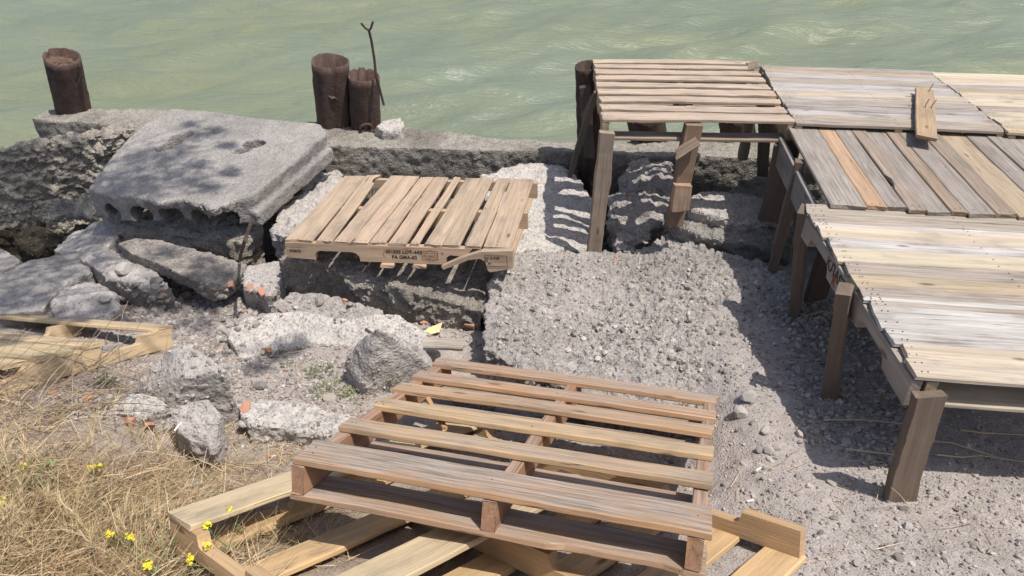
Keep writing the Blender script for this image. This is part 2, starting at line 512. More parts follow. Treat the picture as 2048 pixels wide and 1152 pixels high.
def prism_bm(top, thick, taper=1.0, bm=None, shift=(0, 0)):
    bm = bm or bmesh.new()
    top = [Vector(p) for p in top]
    c = sum(top, Vector()) / len(top)
    th = thick if isinstance(thick, (list, tuple)) else [thick] * len(top)
    vt = [bm.verts.new(p) for p in top]
    vb = [bm.verts.new((c.x + (p.x - c.x) * taper + shift[0], c.y + (p.y - c.y) * taper + shift[1], p.z - t)) for p, t in zip(top, th)]
    n = len(top)
    f1 = bm.faces.new(vt); f2 = bm.faces.new(list(reversed(vb)))
    for i in range(n):
        j = (i + 1) % n
        bm.faces.new((vt[j], vt[i], vb[i], vb[j]))
    bmesh.ops.triangulate(bm, faces=[f1, f2])
    return bm
def roughen(me, rough, seed, agg=0, aggf=26, strata=0, facet=0.0, facetf=7.0):
    n = len(me.vertices)
    co = np.empty(n * 3); me.vertices.foreach_get('co', co); co = co.reshape(-1, 3)
    no = np.empty(n * 3); me.vertices.foreach_get('normal', no); no = no.reshape(-1, 3)
    off = seed * 13.7
    big = fbm(co * 3.2 + off, seed, 3)
    ridge = 1 - 2 * np.abs(fbm(co * 8 + off, seed + 3, 3))
    fine = fbm(co * 24 + off, seed + 9, 4, 0.6)
    d = rough[0] * big + rough[1] * 1.3 * (ridge - 0.6) + rough[2] * 1.9 * fine
    if agg: d = d + agg * (np.maximum(pebbles(co * aggf + off, seed + 21, 0.7), 0.7 * pebbles(co * aggf * 1.9 + off, seed + 43, 0.95)) - 0.35)
    if facet:
        wob = co + 0.03 * np.stack([fbm(co * 9, seed + 61, 2), fbm(co * 9 + 30, seed + 62, 2), fbm(co * 9 + 60, seed + 63, 2)], 1)
        _, k1 = worley(wob * facetf + off, seed + 51)
        _, k2 = worley(wob * facetf * 2.6 + off, seed + 52)
        d = d + facet * ((k1 - .5) * 1.5 + (k2 - .5) * .7)
    if strata: d = d + strata * np.sin(co[:, 2] * 60 + 5 * big + co[:, 0] * 6)
    co = co + no * d[:, None]
    # stray sideways push so edges break unevenly
    co[:, 0] += rough[0] * 0.6 * fbm(co * 5 + 40, seed + 2, 3)
    co[:, 1] += rough[0] * 0.6 * fbm(co * 5 + 80, seed + 4, 3)
    me.vertices.foreach_set('co', co.ravel())
    me.update()
def finish_chunk(name, me, mat, label, cat, group=None, bvh=True):
    me.name = name
    me.materials.clear(); me.materials.append(mat)
    me.polygons.foreach_set('use_smooth', [True] * len(me.polygons))
    me.set_sharp_from_angle(angle=math.radians(32))
    n = len(me.vertices)
    co = np.empty(n * 3); me.vertices.foreach_get('co', co); co = co.reshape(-1, 3)
    if bvh: BV.append(BVHTree.FromPolygons([tuple(p) for p in co], [tuple(p.vertices) for p in me.polygons])); BVN.append(name)
    base = (float(co[:, 0].mean()), float(co[:, 1].mean()), float(co[:, 2].min()))
    o = link(bpy.data.objects.new(name, me))
    recentre(o, base)
    return tag(o, label, cat, group)
def chunk(name, label, cat, top, thick, mat, voxel=0.012, rough=(0.03, 0.012, 0.006), seed=1, taper=0.95, shift=(0, 0), group=None, **kw):
    me = remeshed(prism_bm(top, thick, taper, None, shift), voxel)
    roughen(me, rough, seed, **kw)
    return finish_chunk(name, me, mat, label, cat, group)
def hull_rock(name, label, cat, pts_, floor, mat, voxel=0.010, rough=(0.03, 0.018, 0.008), seed=1, spread=1.04, **kw):
    bm = bmesh.new()
    pts_ = [Vector(p) for p in pts_]
    c = sum(pts_, Vector()) / len(pts_)
    for p in pts_: bm.verts.new(p)
    for p in pts_: bm.verts.new((c.x + (p.x - c.x) * spread, c.y + (p.y - c.y) * spread, min(floor, p.z - .02)))
    r_ = bmesh.ops.convex_hull(bm, input=bm.verts)
    bmesh.ops.delete(bm, geom=[v for v in bm.verts if not v.link_faces], context='VERTS')
    me = remeshed(bm, voxel)
    roughen(me, rough, seed, **kw)
    return finish_chunk(name, me, mat, label, cat)
def P(lst, z=None):
    return [at(q[0], q[1], q[2] if len(q) > 2 else z) for q in lst]

# quay wall along the water, and its broken stub on the left
wf = [Vector((-2.7, 5.24, -0.22)), Vector((-2.0, 5.20, -0.20)), Vector((-0.45, 5.10, -0.205)), Vector((1.1, 5.00, -0.21)), Vector((4.6, 4.78, -0.2))]
wb = [Vector((4.6, 5.12, -0.2)), Vector((1.6, 5.30, -0.22)), Vector((0.35, 5.30, -0.23)), Vector((-0.25, 5.36, -0.21)), Vector((-0.7, 5.48, -0.20)), Vector((-1.2, 5.62, -0.20)), Vector((-2.0, 5.66, -0.2)), Vector((-2.7, 5.6, -0.22))]
chunk('quay_wall', 'long mossy concrete quay wall along the green water', 'wall', wf + wb, 1.3, CONC_WALL, 0.015, (0.010, 0.008, 0.007), 3, 1.0, agg=0.004, aggf=30, facet=0.005)
chunk('quay_wall_stub', 'broken end of quay wall below the lone leaning rusty pile', 'wall',
      P([(64, 236), (84, 222), (140, 214), (240, 217), (420, 222), (430, 262), (330, 262), (180, 246), (90, 240)], -0.20), 0.8, CONC_WALL, 0.015, (0.010, 0.008, 0.006), 5, 1.0, facet=0.005)
bp = [at(-300, 345, -0.22), at(0, 300, -0.21), at(140, 276, -0.20), at(262, 250, -0.18), at(285, 258, -0.2),
      at(262, 278, -0.34), at(210, 345, -0.52), at(110, 372, -0.60), at(0, 388, -0.62), at(-300, 405, -0.60)]
bp += [p + Vector((0, .30, -.32)) for p in bp[:5]]
hull_rock('rough_boulder_block', 'big rough pitted concrete block leaning at the left edge', 'concrete block', bp, -1.12, CONC_DARK, 0.012, (0.04, 0.035, 0.02), 8, 0.80, agg=0.010, aggf=17, facet=0.009)
for lb, pl, fl, sd_r in [('wet boulder, coloured dark for shade, deep in the hole at the left edge', [(20, 470, -.72), (60, 455, -.70), (110, 460, -.72), (120, 490, -.75), (60, 505, -.78)], -1.0, 71),
                         ('brown wet stone, coloured dark for shade, under the pale greenish shard', [(120, 465, -.66), (170, 445, -.62), (205, 460, -.66), (180, 485, -.68), (140, 490, -.7)], -1.0, 72),
                         ('wet rock, coloured dark for shade, at the bottom of the hole', [(-40, 440, -.85), (40, 425, -.82), (90, 440, -.84), (70, 465, -.88), (-40, 475, -.88)], -1.1, 73)]:
    hull_rock('wet_rock', lb, 'rock', P(pl), fl, ROCK_WET_SHADE, 0.012, (0.05, 0.03, 0.012), sd_r)

# hollow-core slab with its broken front edge
def jag_front(me):
    n = len(me.vertices)
    co = np.empty(n * 3); me.vertices.foreach_get('co', co); co = co.reshape(-1, 3)
    w = sstep(4.15, 3.75, co[:, 1]) if False else np.clip((4.05 - co[:, 1]) / .25, 0, 1)
    _, k = worley(co * 9 + 3, 91)
    _, k2 = worley(co * 24 + 3, 92)
    co[:, 1] += w * (.05 * (k - .5) + .03 * (k2 - .5))
    co[:, 2] += w * np.clip((-.10 - co[:, 2]) / .1, 0, 1) * (.045 * (k - .4) + .03 * (k2 - .5))
    me.vertices.foreach_set('co', co.ravel()); me.update()
def slab():
    T = 0.185
    top = [at(345, 216, 0.02), at(420, 222, 0.02), at(520, 236, 0.01), at(640, 247, 0.0), at(654, 266, 0.0),
           at(580, 330, -0.02), at(505, 390, -0.04), at(488, 396, -0.05), at(470, 398, -0.05), at(440, 412, -0.05), at(425, 420, -0.05), at(400, 408, -0.05), at(372, 400, -0.05), at(345, 400, -0.05), at(322, 408, -0.05), at(300, 402, -0.05), at(280, 394, -0.05),
           at(255, 392, -0.05), at(222, 390, -0.05), at(174, 379, -0.06), at(198, 345, -0.05), at(240, 292, -0.03), at(270, 262, -0.01), at(300, 240, 0.01)]
    bm = prism_bm(top, T, 0.985)
    for v in bm.verts:
        if v.co.z < -0.14 and v.co.y < 4.0: v.co.y += .06 + .03 * math.sin(v.co.x * 17)
    # ledge along the right side
    a, b = at(654, 266, 0.0), at(500, 394, -0.04)
    d = (b - a).normalized(); s = Vector((d.y, -d.x, 0)); s = s if s.x > 0 else -s
    prism_bm([a - s * .05 + Vector((0, 0, -.105)), a + s * .03 + Vector((0, 0, -.105)), b + s * .03 + Vector((0, 0, -.105)), b - s * .05 + Vector((0, 0, -.105))], 0.10, 1.0, bm)
    cut = []
    for px, py, r in [(238, 412, .058), (292, 420, .066), (350, 424, .074), (408, 432, .066), (462, 422, .078)]:
        c = at(px, py, -0.185)
        cb = bmesh.new()
        mtx = Matrix.Translation(Vector((c.x, c.y + .22, c.z))) @ Matrix.Rotation(math.radians(90), 4, 'X') @ Matrix.Rotation(math.radians(0), 4, 'Y')
        bmesh.ops.create_cone(cb, cap_ends=True, cap_tris=False, segments=20, radius1=r, radius2=r * 1.05, depth=0.85, matrix=mtx)
        cut.append(cb)
    for px, py, z, r in [(262, 440, -.26, .05), (318, 445, -.27, .04), (380, 452, -.27, .045), (436, 448, -.27, .04), (205, 415, -.25, .06), (495, 440, -.26, .05), (350, 452, -.27, .05), (290, 446, -.27, .05)]:
        c = at(px, py, z); cb = bmesh.new()
        bmesh.ops.create_icosphere(cb, subdivisions=2, radius=r, matrix=Matrix.Translation(c) @ Matrix.Diagonal((1, 1.5, .9, 1)))
        cut.append(cb)
    for px, py, rx, ry, rot in [(338, 290, .055, .10, -30), (362, 274, .05, .09, -40), (508, 290, .075, .06, 0), (485, 302, .06, .04, 20)]:
        c = at(px, py, -0.02)
        cb = bmesh.new()
        mtx = Matrix.Translation(Vector((c.x, c.y, c.z - .10))) @ Matrix.Rotation(math.radians(rot), 4, 'Z') @ Matrix.Diagonal((rx, ry, 1, 1))
        bmesh.ops.create_cone(cb, cap_ends=True, segments=14, radius1=0.8, radius2=1.2, depth=0.46, matrix=mtx)
        cut.append(cb)
    clean = remeshed(bm, 0.012)
    bm = bmesh.new(); bm.from_mesh(clean); bpy.data.meshes.remove(clean)
    me = remeshed(bm, 0.009, cut)
    roughen(me, (0.007, 0.005, 0.003), 12)
    jag_front(me)
    return finish_chunk('hollow_core_slab', me, CONC_SLAB, 'large tilted concrete slab with two holes and broken hollow front edge', 'concrete slab')
slab_o = slab()
for spec in [
    ('concrete_fragment', 'thin pale greenish concrete shard over the dark hole', [(52, 418, -.45), (100, 398, -.42), (172, 386, -.38), (212, 415, -.42), (180, 432, -.5), (128, 428, -.52), (96, 446, -.58)], .06, ROCK_MOSS, .010, (.02, .012, .006), 14),
    ('concrete_fragment', 'dark rubble lump under the hollow slab edge', [(200, 415, -.30), (330, 425, -.28), (470, 430, -.28), (520, 455, -.32), (480, 485, -.36), (330, 470, -.36), (230, 462, -.36)], .3, CONC_DARK, .014, (.05, .025, .01), 15),
    ('concrete_fragment', 'smooth grey concrete slope at the left edge above the left pallet', [(-120, 575, -.36), (0, 545, -.36), (60, 520, -.37), (160, 500, -.4), (185, 545, -.34), (140, 562, -.32), (98, 600, -.28), (88, 622, -.27), (0, 628, -.28), (-120, 640, -.28)], .3, CONC_SLAB, .012, (.02, .008, .004), 16),
    ('concrete_fragment', 'small concrete wedge cut by the left edge beside dark hole', [(-60, 500, -.42), (0, 497, -.42), (45, 520, -.42), (0, 548, -.40), (-60, 550, -.40)], .2, CONC_SLAB, .012, (.02, .008, .004), 17),
    ('concrete_fragment', 'narrow shaded concrete ramp between dark hole and flat slab', [(108, 500, -.5), (150, 462, -.5), (205, 440, -.42), (240, 470, -.36), (200, 505, -.36), (165, 525, -.38)], .25, CONC, .012, (.025, .012, .006), 18),
    ('concrete_fragment', 'pale slab tucked beneath the flat tilted slab', [(160, 515, -.33), (200, 495, -.34), (250, 505, -.30), (320, 548, -.28), (345, 575, -.28), (300, 583, -.30), (215, 552, -.31)], .16, CONC, .010, (.02, .012, .006), 19),
    ('concrete_fragment', 'flat tilted concrete slab piece in front of the hollow slab', [(236, 486, -.22), (272, 476, -.22), (330, 480, -.23), (392, 500, -.24), (470, 520, -.26), (496, 528, -.27), (488, 545, -.28), (452, 572, -.27), (425, 578, -.26), (375, 556, -.23), (325, 530, -.22), (262, 506, -.22)], .09, CONC_BROWN, .008, (.012, .007, .005), 20),
    ('concrete_fragment', 'round speckled concrete mound behind the left pallet', [(96, 605, -.24), (130, 572, -.25), (190, 560, -.26), (232, 590, -.25), (238, 622, -.26), (170, 640, -.26), (110, 635, -.26)], .22, CONC, .010, (.03, .014, .006), 21),
    ('concrete_fragment', 'cracked flat slab left of the notched light pallet', [(492, 535, -.30), (556, 522, -.30), (566, 560, -.28), (540, 592, -.27), (484, 572, -.28)], .15, CONC, .010, (.015, .008, .005), 22),
    ('concrete_fragment', 'lumpy pale rubble under the slab and light pallet edge', [(560, 420, -.30), (620, 360, -.34), (680, 340, -.4), (690, 400, -.3), (610, 480, -.24), (545, 470, -.26)], .4, CONC, .012, (.05, .03, .012), 23),
    ('broken_concrete_beam', 'rough broken concrete ledge under the notched light pallet', [(560, 522, -.16), (600, 470, -.2), (700, 420, -.26), (960, 420, -.26), (990, 560, -.24), (966, 625, -.22), (900, 606, -.20), (830, 588, -.18), (760, 565, -.17), (700, 552, -.16), (640, 522, -.15)], .30, CONC_BROWN, .010, (.045, .03, .014), 24),
    ('concrete_fragment', 'low crusty mound in front of the broken ledge', [(540, 610, -.26), (588, 585, -.25), (640, 586, -.25), (690, 603, -.26), (770, 622, -.28), (720, 650, -.29), (600, 640, -.29)], .16, CONC_GRAVEL, .010, (.03, .018, .010), 25),
    ('concrete_fragment', 'long pale pitted slab in the middle of the rubble', [(455, 662, -.24), (500, 632, -.22), (600, 622, -.20), (690, 636, -.20), (745, 628, -.20), (800, 628, -.21), (850, 668, -.23), (880, 705, -.25), (790, 712, -.25), (690, 690, -.25), (570, 694, -.26), (482, 720, -.27)], .2, CONC_WHITE, .009, (.018, .006, .005), 26),
    ('concrete_fragment', 'low pale rock beside the dry twigs', [(192, 808, -.06), (240, 786, -.06), (320, 790, -.07), (352, 812, -.07), (300, 830, -.06), (220, 828, -.05)], .12, CONC_WHITE, .009, (.03, .014, .007), 30),
    ('concrete_fragment', 'flat crust of pale concrete left of the grey pallet', [(465, 812, -.165), (520, 796, -.18), (620, 810, -.19), (735, 838, -.19), (700, 868, -.17), (600, 862, -.16), (500, 850, -.15)], .10, CONC_WHITE, .010, (.03, .018, .009), 31),
    ('concrete_fragment', 'bright chalky rock between light pallet and slatted deck', [(960, 352, -.26), (1010, 338, -.27), (1060, 333, -.28), (1112, 330, -.29), (1150, 352, -.32), (1184, 398, -.38), (1192, 445, -.42), (1182, 500, -.42), (1110, 508, -.34), (1030, 505, -.26), (990, 480, -.22)], .4, CONC_WHITE, .010, (.07, .012, .006), 32),
    ('concrete_fragment', 'craggy ridge of concrete under the slatted deck', [(1222, 410, -.24), (1250, 340, -.26), (1262, 305, -.24), (1300, 300, -.24), (1335, 330, -.25), (1350, 385, -.24), (1335, 425, -.24), (1300, 450, -.28), (1268, 505, -.36), (1232, 500, -.34)], .5, CONC_GRAVEL, .010, (.11, .045, .012), 33),
    ('flat_stone', 'lower of two flat layered stones under the middle post', [(1326, 424, -.17), (1345, 412, -.14), (1400, 420, -.14), (1450, 440, -.14), (1530, 455, -.14), (1590, 460, -.15), (1585, 500, -.18), (1500, 490, -.19), (1420, 478, -.20), (1350, 452, -.19)], .12, ROCK_MOSS, .008, (.03, .022, .010), 34),
    ('flat_stone', 'upper of two flat layered stones under the middle post', [(1372, 402, -.09), (1410, 386, -.09), (1490, 388, -.10), (1570, 405, -.12), (1590, 440, -.12), (1500, 446, -.11), (1440, 436, -.10), (1385, 420, -.10)], .09, CONC, .008, (.03, .022, .010), 35),
    ('flat_stone', 'dark pointed rock in shade at the foot of the quay wall', [(1440, 400, -.25), (1470, 375, -.2), (1520, 352, -.14), (1560, 360, -.16), (1600, 400, -.25)], .3, ROCK_MOSS, .012, (.04, .02, .006), 36),
]:
    nm, lb, pl, th, mt, vx, rg, sd = spec
    kw = {}
    if mt is CONC_GRAVEL or nm == 'broken_concrete_beam': kw = dict(agg=0.010, aggf=30)
    if nm == 'flat_stone': kw = dict(strata=0.006)
    kw['facet'] = 0.010 if mt is CONC_DARK else 0.005
    chunk(nm, lb, nm.split('_')[-1] if nm == 'flat_stone' else 'concrete rubble', P(pl), th, mt, vx, rg, sd, 0.96, **kw)

hull_rock('concrete_fragment', 'triangular upright rock with rebar stubs by the weeds', 'concrete rubble',
          P([(752, 655, .12), (764, 660, .11), (704, 698, -.08), (688, 728, -.13), (728, 778, -.18), (880, 745, -.24), (850, 700, -.18)]), -.34, CONC, .008, (.008, .006, .005), 27, 1.0, facet=0.0035)
hull_rock('concrete_fragment', 'upright grey rock right of the left pallet', 'concrete rubble',
          P([(370, 686, .10), (402, 700, .10), (456, 742, .05), (372, 752, .06), (345, 832, -.13), (250, 792, -.14), (300, 735, -.02), (335, 700, .06)]), -.26, CONC, .008, (.009, .008, .005), 28, 1.0, facet=0.0035)
hull_rock('concrete_fragment', 'craggy grey rock at the edge of the dry grass', 'concrete rubble',
          P([(380, 800, .0), (415, 802, .0), (440, 825, -.02), (430, 892, -.10), (385, 885, -.09), (345, 845, -.05), (346, 818, -.02)]), -.2, CONC, .008, (.012, .014, .007), 29, 1.0, facet=0.0035)
# the big gravelly slab in the middle
gp = P([(984, 548, -.13), (1004, 522, -.16), (1050, 500, -.25), (1130, 505, -.31), (1210, 506, -.36), (1265, 508, -.35), (1300, 486, -.33), (1345, 470, -.30), (1420, 500, -.24), (1480, 512, -.2), (1560, 545, -.17), (1640, 580, -.13)])
gp += [Vector((1.9, 2.9, -.16)), Vector((1.9, 2.2, -.22)), Vector((1.2, 2.12, -.13)), Vector((0.75, 2.12, -.20)), Vector((0.42, 2.22, -.22))] + P([(1120, 770, -.19), (1010, 722, -.15), (968, 700, -.14), (972, 630, -.11)])
chunk('gravelly_slab', 'wide rough slab of exposed gravel concrete beside the timber deck', 'concrete slab', gp, 0.25, CONC_GRAVEL, 0.0075, (0.03, 0.018, 0.010), 40, 1.0, agg=0.022, aggf=21)

# ------------------------------------------------------------------ timber pieces
def board_mesh(L, W, T, seed, bow=0.0, ragged=0.004, wane=0.002, twist=0.0, nseg=None, bite=None):
    """a plank along local x; centred; bevelled edges, uneven sides and ends. bite=(x0,x1,depth,side)"""
    r = np.random.default_rng(seed)
    n = nseg or max(8, int(L / 0.05))
    ch = min(0.0035, T * 0.25)
    sec = [(-W / 2 + ch, T / 2), (-W / 6, T / 2), (W / 6, T / 2), (W / 2 - ch, T / 2), (W / 2, T / 2 - ch), (W / 2, -T / 2 + ch), (W / 2 - ch, -T / 2), (-W / 2 + ch, -T / 2), (-W / 2, -T / 2 + ch), (-W / 2, T / 2 - ch)]
    m = len(sec)
    xs = np.linspace(-L / 2, L / 2, n + 1)
    wl_ = np.cumsum(r.normal(0, wane, n + 1)); wl_ -= np.linspace(wl_[0], wl_[-1], n + 1)
    wr_ = np.cumsum(r.normal(0, wane, n + 1)); wr_ -= np.linspace(wr_[0], wr_[-1], n + 1)
    zz = bow * (1 - (2 * xs / L) ** 2) + np.cumsum(r.normal(0, 0.0006, n + 1))
    chips = [(r.choice([0, n]), r.choice([-1, 1]), r.uniform(.003, .012)) for _ in range(2)] if r.random() < .7 else []
    V = []
    for i, x in enumerate(xs):
        e = 0
        for j, (y, z) in enumerate(sec):
            yy = y + (wr_[i] if y > 0 else wl_[i]) * 0.6
            if bite and bite[0] <= x <= bite[1] and (y * bite[3] > 0): yy -= bite[3] * bite[2] * r.uniform(0.6, 1.0)
            ex = r.uniform(-ragged, ragged) if i in (0, n) else 0
            for ci, cs, cd in chips:
                if i == ci and y * cs > W * .1: ex += cd if i == 0 else -cd
            V.append((x + ex, yy, z + zz[i] + twist * yy * (x / L)))
    F = []
    for i in range(n):
        for j in range(m):
            k = (j + 1) % m
            F.append((i * m + j, i * m + k, (i + 1) * m + k, (i + 1) * m + j))
    F.append(tuple(range(m - 1, -1, -1)) and tuple(range(m)))
    F.append(tuple(reversed(range(n * m, n * m + m))))
    return V, F
SEED = [100]
def piece(name, parent, loc, L, W, T, col, weather, ax='x', rot=None, nails=None, **kw):
    SEED[0] += 1
    V, F = board_mesh(L, W, T, SEED[0], **kw)
    o = obj(name, V, F, WOOD, parent)
    bm = bmesh.new(); bm.from_mesh(o.data); bmesh.ops.recalc_face_normals(bm, faces=bm.faces); bm.to_mesh(o.data); bm.free()
    o.location = loc
    if rot is not None: o.rotation_euler = rot
    elif ax == 'y': o.rotation_euler = (0, 0, math.radians(90))
    elif ax == 'z': o.rotation_euler = (0, math.radians(-90), 0)
    o.color = (*col, weather)
    return o
def stringer_mesh(L, Hh, T, notches, broken=None, seed=0, top=False):
    """notched stringer along local x, centred; notches = [(x0,x1,depth)] cut from below (or from above)"""
    r = np.random.default_rng(seed)
    s = -1 if top else 1
    low = [(-L / 2, -Hh / 2)]
    for a, b, d in notches:
        rr = min(0.03, d * 0.6)
        low += [(a - 0.004, -Hh / 2), (a, -Hh / 2 + d - rr), (a + rr * .3, -Hh / 2 + d - rr * .3), (a + rr, -Hh / 2 + d), (b - rr, -Hh / 2 + d + r.uniform(-.003, .003)), (b - rr * .3, -Hh / 2 + d - rr * .3), (b, -Hh / 2 + d - rr), (b + 0.004, -Hh / 2)]
    low += [(L / 2, -Hh / 2)]
    up = [(x, Hh / 2 + r.uniform(-.002, .002)) for x in np.linspace(L / 2, -L / 2, 7)]
    prof = [(x, s * z) for x, z in low + up]
    n = len(prof)
    V = [(x, -T / 2, z) for x, z in prof] + [(x, T / 2, z) for x, z in prof]
    F = [tuple(range(n)), tuple(reversed(range(n, 2 * n)))]
    for i in range(n):
        j = (i + 1) % n
        F.append((j, i, i + n, j + n))
    return V, F
def profile_piece(name, parent, V, F, loc, col, weather, ax='x', rot=None):
    o = obj(name, V, F, WOOD, parent)
    bm = bmesh.new(); bm.from_mesh(o.data)
    bmesh.ops.recalc_face_normals(bm, faces=bm.faces)
    bmesh.ops.triangulate(bm, faces=[f for f in bm.faces if len(f.verts) > 4])
    bm.to_mesh(o.data); bm.free()
    o.location = loc
    if rot is not None: o.rotation_euler = rot
    elif ax == 'y': o.rotation_euler = (0, 0, math.radians(90))
    o.color = (*col, weather)
    return o
def nails(parent, spots, up=0.0, r=0.0030):
    """flat nail heads standing a hair proud, joined: too small to pick apart"""
    V, F = [], []
    for x, y, z in spots:
        b = len(V)
        for k in range(6):
            a = k * math.pi / 3
            V.append((x + r * math.cos(a), y + r * math.sin(a), z + 0.0012))
        F.append(tuple(range(b, b + 6)))
    o = obj('nail_heads', V, F, NAIL, parent)
    return tag(o, kind='stuff')
def frame(FL, FR, BL, Hh):
    """matrix with x along FL->FR, y along FL->BL, origin at the foot of FL when the top is at height Hh"""
    FL, FR, BL = Vector(FL), Vector(FR), Vector(BL)
    ex = (FR - FL).normalized()
    ey = (BL - FL); ey = (ey - ex * ey.dot(ex)).normalized()
    ez = ex.cross(ey)
    o = FL - ez * Hh
    return Matrix(((ex.x, ey.x, ez.x, o.x), (ex.y, ey.y, ez.y, o.y), (ex.z, ey.z, ez.z, o.z), (0, 0, 0, 1)))
GREY, GREYB, BROWN, TAN, LTAN, FRESH, WHITE, ORANGE, SILVER = ((0.33, 0.30, 0.27), (0.34, 0.28, 0.22), (0.26, 0.19, 0.13), (0.42, 0.32, 0.20), (0.49, 0.412, 0.31), (0.54, 0.39, 0.22), (0.52, 0.49, 0.46), (0.42, 0.26, 0.15), (0.46, 0.43, 0.41))
GREYC = (0.25, 0.212, 0.18)
def jit(c, s=0.06):
    k = 1 + random.uniform(-s, s)
    return (c[0] * k, c[1] * k * (1 + random.uniform(-.02, .02)), c[2] * k)

# --- slatted pallet at the water's end of the deck
DZ = 0.50
def deck_skew(fl, fr, bl, z):
    a, b, c = at(*fl, z), at(*fr, z), at(*bl, z)
    ex_ = (b - a).normalized(); ey_ = Vector((-ex_.y, ex_.x, 0)); d_ = c - a
    return d_.dot(ex_) / d_.dot(ey_), d_.dot(ey_)
def deck_rect(fl, fr, bl, z, Hh):
    return frame(at(*fl, z), at(*fr, z), at(*bl, z), Hh)
mA = deck_rect((1205, 238), (1592, 244), (1192, 119), DZ, 0.125)
wA = (at(1592, 244, DZ) - at(1205, 238, DZ)).length
dA = 1.085
pA = empty('pallet_deck', mA, 'open slatted weathered pallet raised at the water end of the deck', 'pallet', 'pallets laid as a deck on posts')
ns = []
for k, (y, w) in enumerate([(0.055, .11), (0.20, .08), (0.325, .075), (0.46, .085), (0.59, .08), (0.715, .075), (0.84, .08), (0.95, .065), (1.045, .065)]):
    piece('slat', pA, (wA / 2, y, 0.1155), wA, w, 0.019, jit((0.50, 0.375, 0.265), .1), 0.55, bow=random.uniform(-.004, .006), wane=0.003, twist=random.uniform(-.05, .05))
    for x in (.03, .05, wA / 2, wA / 2 + .02, wA - .04): ns.append((x, y + random.uniform(-.02, .02), 0.126))
nails(pA, ns)
for x in (0.02, wA / 2, wA - 0.02):
    V, F = stringer_mesh(dA, 0.088, 0.038, [(-.42, -.19, .035), (.19, .42, .035)], seed=int(x * 100))
    profile_piece('stringer', pA, V, F, (x, dA / 2, 0.062), jit(TAN), 0.5, 'y')
for y, w in ((0.05, .10), (dA / 2, .09), (dA - .05, .1)):
    piece('bottom_board', pA, (wA / 2, y, 0.009), wA - .06, w, 0.018, jit(BROWN), 0.5)

# --- second pallet of the deck: tight grey boards
mB = deck_rect((1592, 245), (2012, 262), (1520, 131), DZ + .004, 0.125)
wB = (at(2012, 262, DZ) - at(1592, 245, DZ)).length
pB = empty('pallet_deck', mB, 'close boarded silver grey pallet of the deck, under the loose plank end', 'pallet', 'pallets laid as a deck on posts')
cb = [(GREYB, .7, .10), (TAN, .45, .035), (SILVER, .8, .105), (GREY, .85, .10), (GREYB, .75, .11), (SILVER, .7, .055), (LTAN, .12, .095), (SILVER, .8, .10), (SILVER, .75, .07), (GREYB, .6, .14), (SILVER, .8, .08), (TAN, .6, .07), (GREYB, .7, .09)]
def boards_x(parent, spec, width, Hh, depth, T=0.019, gap=-0.002, skew=0.0):
    k_ = depth / sum(q[2] for q in spec)
    spec = [(a_, b_, c_ * k_) for a_, b_, c_ in spec]
    y = 0.0
    nn = []
    for c, w, wd in spec:
        piece('deck_board', parent, (width / 2 + skew * (y + wd / 2) + random.uniform(-.008, .008), y + wd / 2, Hh - T / 2 + random.uniform(-.002, .002)), width, wd - gap, T, jit(c), w, bow=random.uniform(-.002, .002), wane=0.0006, twist=random.uniform(-.03, .03))
        for x in (.025, .05, width / 2, width - .03):
            for q in (.25, .75): nn.append((x + skew * (y + wd * q) + random.uniform(-.008, .008), y + wd * q, Hh + .0012))
        y += wd
    nails(parent, nn)
    return y
def understructure(parent, w, d, Hh, T=0.019, notch=True, col=BROWN, skew=0.0):
    for x in (0.02, w / 2, w - 0.02):
        V, F = stringer_mesh(d, Hh - 2 * T, 0.038, [(-d * .36, -d * .16, .035), (d * .16, d * .36, .035)] if notch else [], seed=int(x * 100))
        profile_piece('stringer', parent, V, F, (x + skew * d / 2, d / 2, Hh / 2), jit(col), 0.4, 'y', (0, 0, math.radians(90) - math.atan(skew)))
    for y in (0.06, d / 2, d - .06):
        piece('bottom_board', parent, (w / 2 + skew * y, y, T / 2), w, 0.1, T, jit(col), 0.5)
kB, dB = deck_skew((1592, 245), (2012, 262), (1520, 131), DZ)
boards_x(pB, cb, wB, 0.125, dB, skew=kB)
understructure(pB, wB, dB, 0.125, skew=kB)

sp_ = piece('timber_splinter', None, (0, 0, 0), .07, .05, .02, (0.34, 0.27, 0.20), .5, ragged=.015); sp_.location = at(1508, 130, .535); sp_.rotation_euler = (math.radians(70), math.radians(-15), 0)
tag(sp_, 'small splintered block standing at the far joint of the deck', 'timber scrap')
# --- far right pallet: pale new boards
mE = deck_rect((2020, 264), (2440, 280), (1862, 144), DZ + .007, 0.125)
pE = empty('pallet_deck', mE, 'pale yellowish boarded pallet at the far right of the deck', 'pallet', 'pallets laid as a deck on posts')
kE, dE = deck_skew((2020, 264), (2440, 280), (1862, 144), DZ)
boards_x(pE, [(TAN, .3, .11), (LTAN, .15, .12), (LTAN, .1, .14), (GREYB, .4, .10), (LTAN, .1, .14), (LTAN, .2, .12), (TAN, .5, .09), (GREY, .6, .08), (LTAN, .1, .15), (LTAN, .1, .13)], 1.2, 0.125, dE, skew=kE)
understructure(pE, 1.2, dE, 0.125, skew=kE)

